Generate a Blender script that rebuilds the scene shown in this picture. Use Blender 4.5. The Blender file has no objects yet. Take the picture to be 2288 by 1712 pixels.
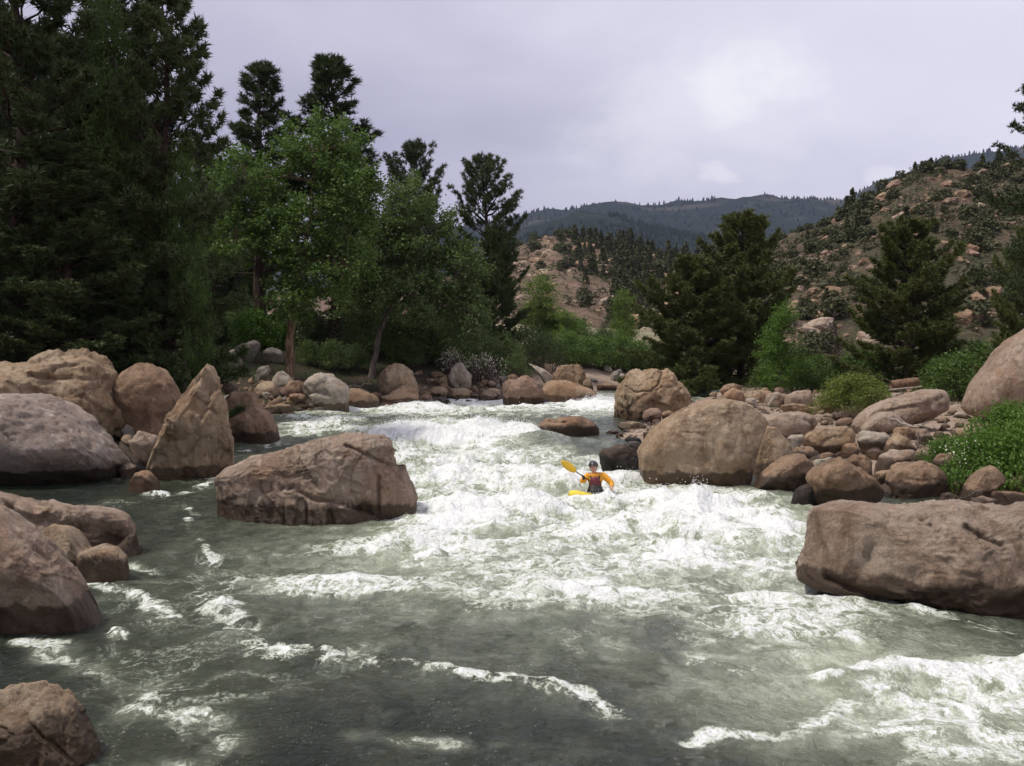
import bpy, bmesh, math, random
import numpy as np
from mathutils import Vector, Matrix

# ------------------------------------------------------------------ camera, sky, sun
C = bpy.context.scene.collection
S = bpy.context.scene
PXW, PXH, F = 2288.0, 1712.0, 2414.0
CAMH, HORIZON = 4.2, 780.0
PITCH = math.atan((PXH / 2 - HORIZON) / F)
cd = bpy.data.cameras.new('camera')
cam = bpy.data.objects.new('camera', cd); C.objects.link(cam)
cam.location = (0, 0, CAMH); cam.rotation_euler = (math.pi / 2 - PITCH, 0, 0)
cd.sensor_width = 36.0; cd.lens = 36.0 * F / PXW; cd.clip_start = 0.1; cd.clip_end = 20000
S.camera = cam
S.view_settings.view_transform = 'Standard'; S.view_settings.look = 'None'
S.view_settings.exposure = -0.16; S.view_settings.gamma = 1.0
S.view_settings.use_curve_mapping = False
S.render.engine = 'CYCLES'
S.cycles.use_denoising = True; S.cycles.use_adaptive_sampling = True; S.cycles.adaptive_threshold = 0.025
S.cycles.max_bounces = 6; S.cycles.diffuse_bounces = 3; S.cycles.glossy_bounces = 3
S.cycles.transmission_bounces = 3; S.cycles.volume_bounces = 0; S.cycles.transparent_max_bounces = 6
SUN_EL, SUN_AZ = math.radians(60), math.radians(256)      # azimuth clockwise from +Y: behind and left of the camera

class NT:
    def __init__(s, tree): s.t = tree; s.t.nodes.clear()
    def n(s, typ, ins=None, **kw):
        nd = s.t.nodes.new(typ)
        for k, v in kw.items(): setattr(nd, k, v)
        for k, v in (ins or {}).items():
            sock = nd.inputs[k]
            if isinstance(v, bpy.types.NodeSocket): s.t.links.new(v, sock)
            else: sock.default_value = v
        return nd
    def math(s, op, a, b=0.0, c=0.0, clamp=False):
        return s.n('ShaderNodeMath', {0: a, 1: b, 2: c}, operation=op, use_clamp=clamp).outputs[0]
    def mix(s, fac, a, b, blend='MIX'):
        nd = s.n('ShaderNodeMix', data_type='RGBA', blend_type=blend)
        for i, v in ((0, fac), (6, a), (7, b)):
            if isinstance(v, bpy.types.NodeSocket): s.t.links.new(v, nd.inputs[i])
            elif i and len(v) == 3: nd.inputs[i].default_value = (*v, 1)
            else: nd.inputs[i].default_value = v
        return nd.outputs[2]
    def smooth(s, x, lo, hi):
        return s.n('ShaderNodeMapRange', {0: x, 1: lo, 2: hi, 3: 0.0, 4: 1.0}, interpolation_type='SMOOTHSTEP').outputs[0]
    def noise(s, vec, scale, detail=4.0, rough=0.55, dist=0.0):
        return s.n('ShaderNodeTexNoise', {'Vector': vec, 'Scale': scale, 'Detail': detail, 'Roughness': rough, 'Distortion': dist}).outputs[0]
    def map(s, vec, scale=(1, 1, 1), loc=(0, 0, 0)):
        return s.n('ShaderNodeMapping', {'Vector': vec, 'Scale': scale, 'Location': loc}).outputs[0]

W = bpy.data.worlds.new('World'); S.world = W; W.use_nodes = True
w = NT(W.node_tree)
sky = w.n('ShaderNodeTexSky', sky_type='NISHITA', sun_disc=False, sun_elevation=SUN_EL, sun_rotation=SUN_AZ)
sky.air_density = 1.0; sky.dust_density = 2.0
d = w.n('ShaderNodeTexCoord').outputs['Generated']
sep = w.n('ShaderNodeSeparateXYZ', {0: d})
sx, sy, sz = sep.outputs
# flat cloud deck: direction projected on a plane overhead, so the cloud pattern foreshortens towards the horizon
zz = w.math('ADD', w.math('MAXIMUM', sz, 0.0), 0.22)
deck = w.n('ShaderNodeCombineXYZ', {0: w.math('DIVIDE', sx, zz), 1: w.math('DIVIDE', sy, zz), 2: 0.0}).outputs[0]
n1 = w.noise(w.map(deck, (1, 1, 1), (3.1, 1.7, 0)), 0.85, 5, 0.5, 0.6)
n2 = w.noise(w.map(d, (1, 1, 2.0), (0.6, 0.2, 0.1)), 3.2, 5, 0.55, 0.4)
side = w.smooth(sx, -0.45, 0.35)
low = w.smooth(sz, 0.02, 0.30)
cl = w.math('ADD', w.math('MULTIPLY', n1, 0.55), w.math('MULTIPLY', n2, 0.35))
cl = w.math('ADD', cl, w.math('ADD', w.math('MULTIPLY', side, 0.42), w.math('MULTIPLY', low, 0.20)))
deckcol = w.mix(w.smooth(cl, 0.40, 1.22), (0.46, 0.44, 0.585), (1.06, 1.03, 1.17))
def patch(px, py, rx, rz, k):
    dx, dz = (px - 1144) / F, (780 - py) / F
    L = math.sqrt(dx * dx + 1 + dz * dz)
    a = w.math('DIVIDE', w.math('SUBTRACT', sx, dx / L), rx); b = w.math('DIVIDE', w.math('SUBTRACT', sz, dz / L), rz)
    r = w.math('ADD', w.math('MULTIPLY', a, a), w.math('MULTIPLY', b, b))
    g = w.math('SUBTRACT', 1.0, r)
    nn = w.noise(w.map(d, (1, 1, 1.6), (px * 0.01, 0, 0)), 26.0 if rx < .05 else 9.0, 6, 0.6)
    g = w.math('ADD', g, w.math('MULTIPLY', w.math('SUBTRACT', nn, 0.5), 4.6 if rx < .05 else 3.4))
    return w.math('MULTIPLY', w.math('MULTIPLY', w.smooth(g, -0.25, 1.25), w.math('GREATER_THAN', sy, 0.0)), k)
p1 = patch(1640, 195, .075, .040, 0.85)
p1b = patch(1560, 250, .13, .075, 0.40)
p2 = patch(1605, 385, .026, .011, 0.55)
p3 = patch(2010, 392, .03, .010, 0.4)
pp = w.math('MAXIMUM', w.math('MAXIMUM', p1, p1b), w.math('MAXIMUM', p2, p3))
deckcol = w.mix(pp, deckcol, (1.22, 1.21, 1.24))
nish = w.mix(1.0, sky.outputs[0], (0.1, 0.1, 0.1), 'MULTIPLY')
skycol = w.mix(0.92, nish, deckcol)
bg = w.n('ShaderNodeBackground', {'Color': skycol, 'Strength': 1.0})
w.t.links.new(bg.outputs[0], w.n('ShaderNodeOutputWorld').inputs[0])

sl = bpy.data.lights.new('sun', 'SUN'); sl.energy = 3.9; sl.angle = math.radians(6); sl.color = (1.0, 0.95, 0.86)
sun = bpy.data.objects.new('sun', sl); C.objects.link(sun)
sdir = Vector((math.sin(SUN_AZ) * math.cos(SUN_EL), math.cos(SUN_AZ) * math.cos(SUN_EL), math.sin(SUN_EL)))
sun.rotation_euler = sdir.to_track_quat('Z', 'Y').to_euler(); sun.location = (0, 0, 60)

# ------------------------------------------------------------------ helpers
rnd = random.Random(7)
RNG = np.random.default_rng(11)
_perm = np.random.default_rng(5).permutation(256).astype(np.int64)
_perm = np.concatenate([_perm, _perm])
_val = np.random.default_rng(6).uniform(-1, 1, 256)

def vnoise(p):
    """value noise, p (N,3) -> (N,) in -1..1"""
    i = np.floor(p).astype(np.int64); f = p - i
    u = f * f * f * (f * (f * 6 - 15) + 10)
    i &= 255
    j = (i + 1) & 255
    def h(a, b, c): return _val[_perm[_perm[_perm[a] + b] + c]]
    x0, y0, z0 = i.T; x1, y1, z1 = j.T; ux, uy, uz = u.T
    a = h(x0, y0, z0) * (1 - ux) + h(x1, y0, z0) * ux
    b = h(x0, y1, z0) * (1 - ux) + h(x1, y1, z0) * ux
    c = h(x0, y0, z1) * (1 - ux) + h(x1, y0, z1) * ux
    e = h(x0, y1, z1) * (1 - ux) + h(x1, y1, z1) * ux
    return (a * (1 - uy) + b * uy) * (1 - uz) + (c * (1 - uy) + e * uy) * uz
def fbm(p, o=4, gain=0.5, ridged=False):
    s = np.zeros(len(p)); a = 1.0; t = 0
    for k in range(o):
        v = vnoise(p * (2.03 ** k) + 17.3 * k)
        s += a * ((1 - 2 * np.abs(v)) if ridged else v); t += a; a *= gain
    return s / t
def sstep(x, a, b):
    t = np.clip((x - a) / (b - a), 0, 1); return t * t * (3 - 2 * t)

def ray(px, py):
    x, y, z = (px - PXW / 2) / F, 1.0, -(py - PXH / 2) / F
    c, s = math.cos(PITCH), math.sin(PITCH)
    return np.array([x, y * c + z * s, -y * s + z * c])
def wat(Y): return np.maximum(0.0, (np.asarray(Y, float) - 25.0) * 0.015)
def at(px, py, Y):
    r = ray(px, py); return np.array([0, 0, CAMH]) + r * (Y / r[1])
def on_water(px, py):
    r = ray(px, py); r = r / r[1]
    Y = CAMH / max(1e-4, -r[2])
    if Y > 25: Y = (CAMH + .375) / (0.015 - r[2])
    return np.array([r[0] * Y, Y, float(wat(Y))])
def on_bank(px, py, z0=0.0, slope=0.035, y0=29.0):
    r = ray(px, py); r = r / r[1]
    Y = (CAMH - z0 + slope * y0) / (slope - r[2])
    return np.array([r[0] * Y, Y, z0 + slope * (Y - y0)])

def link(name, me, parent=None, mat=None, loc=None):
    o = bpy.data.objects.new(name, me); C.objects.link(o)
    if parent is not None: o.parent = parent
    if loc is not None: o.location = [float(v) for v in loc]
    if mat is not None and not me.materials: me.materials.append(mat)
    return o
def mesh(name, v, f, smooth=True):
    """fast mesh from numpy verts and equal-sized faces"""
    v = np.ascontiguousarray(v, dtype=np.float32); f = np.ascontiguousarray(f, dtype=np.int32)
    me = bpy.data.meshes.new(name); k = f.shape[1]
    me.vertices.add(len(v)); me.vertices.foreach_set('co', v.ravel())
    me.loops.add(f.size); me.loops.foreach_set('vertex_index', f.ravel())
    me.polygons.add(len(f)); me.polygons.foreach_set('loop_start', np.arange(0, f.size, k, dtype=np.int32))
    me.polygons.foreach_set('use_smooth', np.full(len(f), smooth))
    me.update(calc_edges=True); return me
def tag(o, label=None, cat=None, group=None, kind=None):
    for k, v in (('label', label), ('category', cat), ('group', group), ('kind', kind)):
        if v: o[k] = v
    return o
def empty(name, loc=(0, 0, 0), rz=0.0):
    o = bpy.data.objects.new(name, None); C.objects.link(o); o.location = [float(v) for v in loc]
    o.rotation_euler = (0, 0, rz); o.empty_display_size = 0.2; return o
def copy_tree(o, parent=None):
    c = o.copy(); C.objects.link(c)
    if parent is not None: c.parent = parent
    for ch in [x for x in o.children]: copy_tree(ch, c)
    return c
def grid_faces(nr, nc):
    i = np.arange(nr * nc).reshape(nr, nc)
    return np.stack([i[:-1, :-1].ravel(), i[:-1, 1:].ravel(), i[1:, 1:].ravel(), i[1:, :-1].ravel()], 1)
_ico = {}
def ico(sub):
    if sub not in _ico:
        bm = bmesh.new(); bmesh.ops.create_icosphere(bm, subdivisions=sub, radius=1.0)
        bm.verts.ensure_lookup_table()
        _ico[sub] = (np.array([v.co[:] for v in bm.verts]), np.array([[v.index for v in f.verts] for f in bm.faces]))
        bm.free()
    return _ico[sub]
class Geo:
    """collects tubes as quads"""
    def __init__(s): s.v = []; s.f = []; s.n = 0
    def tube(s, pts, rad, k=6, cap=True):
        pts = np.asarray(pts, float); m = len(pts); rad = np.broadcast_to(np.asarray(rad, float), (m,))
        t = np.gradient(pts, axis=0); t /= np.linalg.norm(t, axis=1, keepdims=True) + 1e-9
        ref = np.array([0, 0, 1.0]) if abs(t[0, 2]) < 0.9 else np.array([1.0, 0, 0])
        a = np.cross(t, ref); a /= np.linalg.norm(a, axis=1, keepdims=True) + 1e-9; b = np.cross(t, a)
        ang = np.arange(k) * 2 * math.pi / k
        ring = pts[:, None] + rad[:, None, None] * (np.cos(ang)[None, :, None] * a[:, None] + np.sin(ang)[None, :, None] * b[:, None])
        s.v.append(ring.reshape(-1, 3)); i = s.n + np.arange(m * k).reshape(m, k); j = np.roll(i, -1, 1)
        s.f.append(np.stack([i[:-1].ravel(), j[:-1].ravel(), j[1:].ravel(), i[1:].ravel()], 1)); s.n += m * k
        if cap:
            for e in (0, m - 1):
                s.v.append(pts[e][None]); c = s.n; s.n += 1
                q = i[e]; r = j[e]
                s.f.append(np.stack([q, r, np.full(k, c), np.full(k, c)], 1))
    def mesh(s, name):
        v = np.concatenate(s.v); f = np.concatenate(s.f)
        tri = f[:, 2] == f[:, 3]
        if not tri.any(): return mesh(name, v, f)
        q = f[~tri]; t = f[tri][:, :3]
        return mesh(name, v, np.concatenate([q[:, [0, 1, 2]], q[:, [0, 2, 3]], t]))
# ------------------------------------------------------------------ materials
def newmat(name):
    m = bpy.data.materials.new(name); m.use_nodes = True; return m, NT(m.node_tree)
def out(t, sh, vol=None):
    o = t.n('ShaderNodeOutputMaterial')
    if sh is not None: t.t.links.new(sh, o.inputs[0])
    if vol is not None: t.t.links.new(vol, o.inputs[1])
def plain(name, col, rough=0.6, spec=0.4, var=0.15, scale=8.0):
    m, t = newmat(name)
    p = t.n('ShaderNodeTexCoord').outputs['Object']
    n = t.noise(p, scale, 4)
    c = t.mix(n, [x * (1 - var) for x in col], [x * (1 + var) for x in col])
    b = t.n('ShaderNodeBsdfPrincipled', {'Base Color': c, 'Roughness': rough, 'Specular IOR Level': spec})
    out(t, b.outputs[0]); return m

def rock_mat(name, c1, c2, dark, stain=0.35, lich=0.0, crack=0.30):
    m, t = newmat(name)
    tc = t.n('ShaderNodeTexCoord').outputs['Object']
    rn = t.n('ShaderNodeObjectInfo').outputs['Random']
    off = t.n('ShaderNodeCombineXYZ', {0: t.math('MULTIPLY', rn, 37.0), 1: t.math('MULTIPLY', rn, 91.0), 2: t.math('MULTIPLY', rn, 53.0)}).outputs[0]
    p = t.n('ShaderNodeVectorMath', {0: tc, 1: off}, operation='ADD').outputs[0]
    big = t.noise(p, 0.55, 6, 0.6, 0.5)
    col = t.mix(t.smooth(big, 0.40, 0.60), c1, c2)
    hue = t.noise(p, 1.7, 5, 0.6, 0.8)
    col = t.mix(t.math('MULTIPLY', t.smooth(hue, 0.52, 0.72), 0.55), col, [c1[0] * 1.12, c1[1] * 0.92, c1[2] * 0.72])
    # brown weather stains, streaked downwards
    st = t.noise(t.map(p, (1.4, 1.4, 0.45)), 1.6, 6, 0.65, 0.8)
    col = t.mix(t.math('MULTIPLY', t.smooth(st, 0.46, 0.70), stain), col, dark)
    blot = t.noise(p, 0.8, 9, 0.72, 1.2)
    col = t.mix(t.math('MULTIPLY', t.smooth(blot, 0.51, 0.62), 0.62), col, [x * 1.5 for x in dark])
    # pale scuffs and lichen
    pl = t.noise(p, 2.6, 8, 0.7, 0.3)
    col = t.mix(t.math('MULTIPLY', t.smooth(pl, 0.53, 0.68), 0.55 + lich), col, [min(.62, x * 1.45 + 0.03) for x in c2])
    gr = t.noise(p, 21.0, 8, 0.8)
    col = t.mix(1.0, col, t.mix(gr, (0.28, 0.28, 0.28), (1.74, 1.72, 1.68)), 'MULTIPLY')
    sp = t.noise(p, 75.0, 2, 0.6)
    col = t.mix(t.math('MULTIPLY', t.smooth(sp, 0.60, 0.72), 0.45), col, dark)
    # hairline joints
    wv = t.n('ShaderNodeVectorMath', {0: p, 1: t.n('ShaderNodeTexNoise', {'Vector': p, 'Scale': 1.3, 'Detail': 4.0}).outputs[1]}, operation='ADD').outputs[0]
    vo = t.n('ShaderNodeTexVoronoi', {'Vector': t.map(wv, (1, 1, 1.6)), 'Scale': 1.15}, feature='DISTANCE_TO_EDGE').outputs[0]
    cm = t.smooth(t.noise(p, 0.9, 3), 0.47, 0.60)
    ck = t.math('MULTIPLY', t.math('SUBTRACT', 1.0, t.smooth(vo, 0.002, 0.012)), t.math('MULTIPLY', cm, crack))
    col = t.mix(ck, col, [x * 0.35 for x in dark])
    # wet, algae-dark band just above the water line
    g = t.n('ShaderNodeNewGeometry').outputs['Position']
    s3 = t.n('ShaderNodeSeparateXYZ', {0: g}).outputs
    wl = t.math('MAXIMUM', t.math('MULTIPLY', t.math('SUBTRACT', s3[1], 25.0), 0.015), 0.0)
    hz = t.math('SUBTRACT', s3[2], wl)
    wn = t.math('MULTIPLY', t.math('SUBTRACT', t.noise(t.map(g, (1.1, 1.1, 0.7)), 1.5, 6, 0.65), 0.5), 0.75)
    wet = t.math('SUBTRACT', 1.0, t.smooth(t.math('ADD', hz, wn), 0.42, 0.52))
    col = t.mix(t.math('MULTIPLY', wet, 0.86), col, [dark[0] * 0.5, dark[1] * 0.46, dark[2] * 0.40])
    pit = t.noise(p, 11.0, 8, 0.7, 0.5)
    col = t.mix(t.math('MULTIPLY', t.smooth(pit, 0.44, 0.30), 0.55), col, dark)
    b1 = t.n('ShaderNodeBump', {'Height': t.noise(p, 4.0, 12, 0.72), 'Strength': 0.8, 'Distance': 0.14})
    b2 = t.n('ShaderNodeBump', {'Height': gr, 'Strength': 0.85, 'Distance': 0.03, 'Normal': b1.outputs[0]})
    b3 = t.n('ShaderNodeBump', {'Height': ck, 'Strength': 0.8, 'Distance': 0.04, 'Normal': b2.outputs[0]}, invert=True)
    rg = t.math('SUBTRACT', 0.88, t.math('MULTIPLY', wet, 0.52))
    bs = t.n('ShaderNodeBsdfPrincipled', {'Base Color': col, 'Roughness': rg, 'Specular IOR Level': 0.35, 'Normal': b3.outputs[0]})
    out(t, bs.outputs[0]); return m
ROCK = {
    'pink':   rock_mat('rock_pink_granite', (0.292, 0.209, 0.151), (0.350, 0.277, 0.216), (0.100, 0.061, 0.039), 0.6),
    'tan':    rock_mat('rock_tan_granite', (0.314, 0.219, 0.136), (0.359, 0.277, 0.191), (0.109, 0.064, 0.034), 0.6),
    'brown':  rock_mat('rock_brown_granite', (0.218, 0.137, 0.083), (0.292, 0.200, 0.133), (0.071, 0.045, 0.030), 0.6),
    'red':    rock_mat('rock_red_granite', (0.225, 0.138, 0.097), (0.267, 0.183, 0.140), (0.092, 0.050, 0.034), 0.5),
    'orange': rock_mat('rock_orange_granite', (0.309, 0.198, 0.120), (0.325, 0.232, 0.156), (0.125, 0.068, 0.037), 0.4),
    'grey':   rock_mat('rock_grey_granite', (0.225, 0.198, 0.168), (0.292, 0.264, 0.231), (0.083, 0.068, 0.057), 0.4, 0.25),
    'pale':   rock_mat('rock_pale_granite', (0.359, 0.307, 0.246), (0.384, 0.341, 0.288), (0.158, 0.111, 0.074), 0.35, 0.2),
    'rose':   rock_mat('rock_rose_grey_granite', (0.279, 0.222, 0.186), (0.350, 0.298, 0.260), (0.109, 0.082, 0.066), 0.4, 0.2),
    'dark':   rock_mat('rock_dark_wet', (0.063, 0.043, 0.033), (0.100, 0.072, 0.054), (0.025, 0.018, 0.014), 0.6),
}

def leaf_mat(name, c1, c2, trans=0.3, rough=0.55, hue=None):
    m, t = newmat(name)
    g = t.n('ShaderNodeNewGeometry')
    r = g.outputs['Random Per Island']
    p = t.n('ShaderNodeTexCoord').outputs['Object']
    rn = t.n('ShaderNodeObjectInfo').outputs['Random']
    n = t.noise(p, 0.8, 3)
    f = t.math('ADD', t.math('MULTIPLY', r, 0.6), t.math('MULTIPLY', t.math('SUBTRACT', n, 0.3), 0.9), clamp=True)
    c = t.mix(f, c1, c2)
    if hue: c = t.mix(t.math('MULTIPLY', t.math('GREATER_THAN', r, 0.93), 0.8), c, hue)
    c = t.mix(t.math('MULTIPLY', rn, 0.35), c, [x * 0.65 for x in c1])
    d1 = t.n('ShaderNodeBsdfPrincipled', {'Base Color': c, 'Roughness': rough, 'Specular IOR Level': 0.25})
    tr = t.n('ShaderNodeBsdfTranslucent', {'Color': t.mix(1.0, c, (1.0, 1.15, 0.6), 'MULTIPLY')})
    mx = t.n('ShaderNodeMixShader', {0: trans, 1: d1.outputs[0], 2: tr.outputs[0]})
    out(t, mx.outputs[0]); return m
NEEDLE_DARK = leaf_mat('needles_dark', (0.040, 0.060, 0.024), (0.088, 0.118, 0.040), 0.12, 0.6, (0.085, 0.062, 0.026))
NEEDLE = leaf_mat('needles_green', (0.038, 0.060, 0.025), (0.080, 0.112, 0.040), 0.15, 0.6, (0.10, 0.085, 0.03))
NEEDLE_OLIVE = leaf_mat('needles_olive', (0.068, 0.088, 0.026), (0.15, 0.17, 0.048), 0.15, 0.6, (0.12, 0.10, 0.03))
LEAF = leaf_mat('leaves_cottonwood', (0.074, 0.128, 0.033), (0.145, 0.210, 0.056), 0.36)
LEAF_DIM = leaf_mat('leaves_willow_grey_green', (0.076, 0.118, 0.040), (0.140, 0.190, 0.066), 0.33, 0.6, (0.14, 0.14, 0.07))
LEAF_BRIGHT = leaf_mat('leaves_bright_green', (0.085, 0.165, 0.028), (0.145, 0.24, 0.045), 0.35)
LEAF_YEL = leaf_mat('leaves_yellow_green', (0.13, 0.165, 0.036), (0.20, 0.235, 0.055), 0.35)
LEAF_PALE = leaf_mat('leaves_spring_green', (0.11, 0.17, 0.035), (0.17, 0.235, 0.055), 0.35)
JUNIPER = leaf_mat('juniper_foliage', (0.058, 0.066, 0.030), (0.112, 0.116, 0.052), 0.08, 0.7)
SAGE = leaf_mat('sage_foliage', (0.10, 0.102, 0.055), (0.165, 0.155, 0.09), 0.1, 0.8)
TWIG = plain('bare_twigs', (0.115, 0.085, 0.075), 0.9, 0.2, 0.4, 3)
FLOWER = plain('flower_petals', (0.62, 0.58, 0.46), 0.8, 0.2)

def bark_mat(name, c1, c2):
    m, t = newmat(name)
    p = t.n('ShaderNodeTexCoord').outputs['Object']
    q = t.map(p, (9, 9, 1.6))
    n = t.noise(q, 1.0, 8, 0.7, 0.6)
    c = t.mix(t.smooth(n, 0.35, 0.68), c1, c2)
    b = t.n('ShaderNodeBump', {'Height': n, 'Strength': 0.9, 'Distance': 0.06})
    bs = t.n('ShaderNodeBsdfPrincipled', {'Base Color': c, 'Roughness': 0.9, 'Specular IOR Level': 0.2, 'Normal': b.outputs[0]})
    out(t, bs.outputs[0]); return m
BARK_PINE = bark_mat('bark_pine', (0.030, 0.022, 0.018), (0.105, 0.070, 0.050))
BARK_COTTON = bark_mat('bark_cottonwood', (0.085, 0.055, 0.035), (0.30, 0.205, 0.135))
BARK_GREY = bark_mat('bark_grey', (0.055, 0.045, 0.038), (0.17, 0.14, 0.12))
DRIFT = bark_mat('driftwood', (0.20, 0.165, 0.135), (0.42, 0.37, 0.31))
DRIFT_BROWN = bark_mat('rotting_log', (0.11, 0.065, 0.04), (0.26, 0.165, 0.105))

def ground_mat():
    m, t = newmat('ground_soil')
    g = t.n('ShaderNodeNewGeometry').outputs['Position']
    s = t.n('ShaderNodeSeparateXYZ', {0: g}).outputs
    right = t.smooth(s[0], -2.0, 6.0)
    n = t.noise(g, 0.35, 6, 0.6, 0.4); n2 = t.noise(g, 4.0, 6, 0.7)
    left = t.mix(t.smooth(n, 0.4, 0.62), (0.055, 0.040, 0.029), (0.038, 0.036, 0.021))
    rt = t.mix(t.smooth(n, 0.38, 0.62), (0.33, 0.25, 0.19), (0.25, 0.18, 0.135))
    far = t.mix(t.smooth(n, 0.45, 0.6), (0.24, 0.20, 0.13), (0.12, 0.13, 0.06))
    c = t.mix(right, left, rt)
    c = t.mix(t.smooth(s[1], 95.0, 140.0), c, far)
    c = t.mix(1.0, c, t.mix(n2, (0.55, 0.55, 0.55), (1.4, 1.4, 1.4)), 'MULTIPLY')
    b = t.n('ShaderNodeBump', {'Height': n2, 'Strength': 0.7, 'Distance': 0.12})
    bs = t.n('ShaderNodeBsdfPrincipled', {'Base Color': c, 'Roughness': 0.95, 'Specular IOR Level': 0.2, 'Normal': b.outputs[0]})
    out(t, bs.outputs[0]); return m
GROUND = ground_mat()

def hill_mat(name, soil, rockc, grass, sc=1.0, gfac=0.45):
    m, t = newmat(name)
    g = t.n('ShaderNodeNewGeometry').outputs['Position']
    n = t.noise(g, 0.045 * sc, 8, 0.65, 0.6); n2 = t.noise(g, 0.35 * sc, 8, 0.72, 0.3); n3 = t.noise(g, 1.4 * sc, 5, 0.7)
    c = t.mix(t.smooth(n2, 0.42, 0.62), soil, rockc)
    c = t.mix(t.math('MULTIPLY', t.smooth(n, 0.45, 0.60), gfac), c, grass)
    c = t.mix(t.smooth(n3, 0.60, 0.74), c, [min(.6, x * 1.5) for x in rockc])
    c = t.mix(t.smooth(n3, 0.42, 0.28), c, [x * 0.45 for x in soil])
    n4 = t.noise(g, 0.62 * sc, 6, 0.7, 0.4)
    c = t.mix(t.math('MULTIPLY', t.smooth(n4, 0.50, 0.60), gfac), c, (0.058, 0.062, 0.032))
    h = t.math('ADD', n2, t.math('MULTIPLY', n3, 0.5))
    b = t.n('ShaderNodeBump', {'Height': h, 'Strength': 1.0, 'Distance': 1.4 / sc})
    bs = t.n('ShaderNodeBsdfPrincipled', {'Base Color': c, 'Roughness': 0.95, 'Specular IOR Level': 0.15, 'Normal': b.outputs[0]})
    out(t, bs.outputs[0]); return m
HILL = hill_mat('hillside_soil', (0.118, 0.088, 0.060), (0.20, 0.135, 0.095), (0.082, 0.082, 0.042), 1.0, 0.85)
HILL2 = hill_mat('rocky_hill_soil', (0.19, 0.130, 0.092), (0.29, 0.19, 0.14), (0.11, 0.105, 0.055), 0.6, 0.6)
def mountain_mat():
    m, t = newmat('mountain_forest')
    g = t.n('ShaderNodeNewGeometry').outputs['Position']
    s = t.n('ShaderNodeSeparateXYZ', {0: g}).outputs
    n = t.noise(t.map(g, (1, 1, 1.8)), 0.0022, 8, 0.62, 0.8); n2 = t.noise(g, 0.02, 6, 0.7)
    wood = t.mix(n2, (0.009, 0.015, 0.014), (0.024, 0.033, 0.026))
    bare = t.mix(n2, (0.07, 0.065, 0.05), (0.15, 0.125, 0.10))
    hi = t.smooth(s[2], 330.0, 520.0)
    f = t.math('ADD', n, t.math('MULTIPLY', hi, 0.09))
    c = t.mix(t.math('MULTIPLY', t.smooth(f, 0.58, 0.72), 0.6), wood, bare)
    bs = t.n('ShaderNodeBsdfPrincipled', {'Base Color': c, 'Roughness': 1.0, 'Specular IOR Level': 0.0})
    out(t, bs.outputs[0]); return m
MOUNTAIN = mountain_mat()
FARWOOD = plain('far_forest', (0.020, 0.030, 0.022), 1.0, 0.0, 0.5, 0.01)

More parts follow.
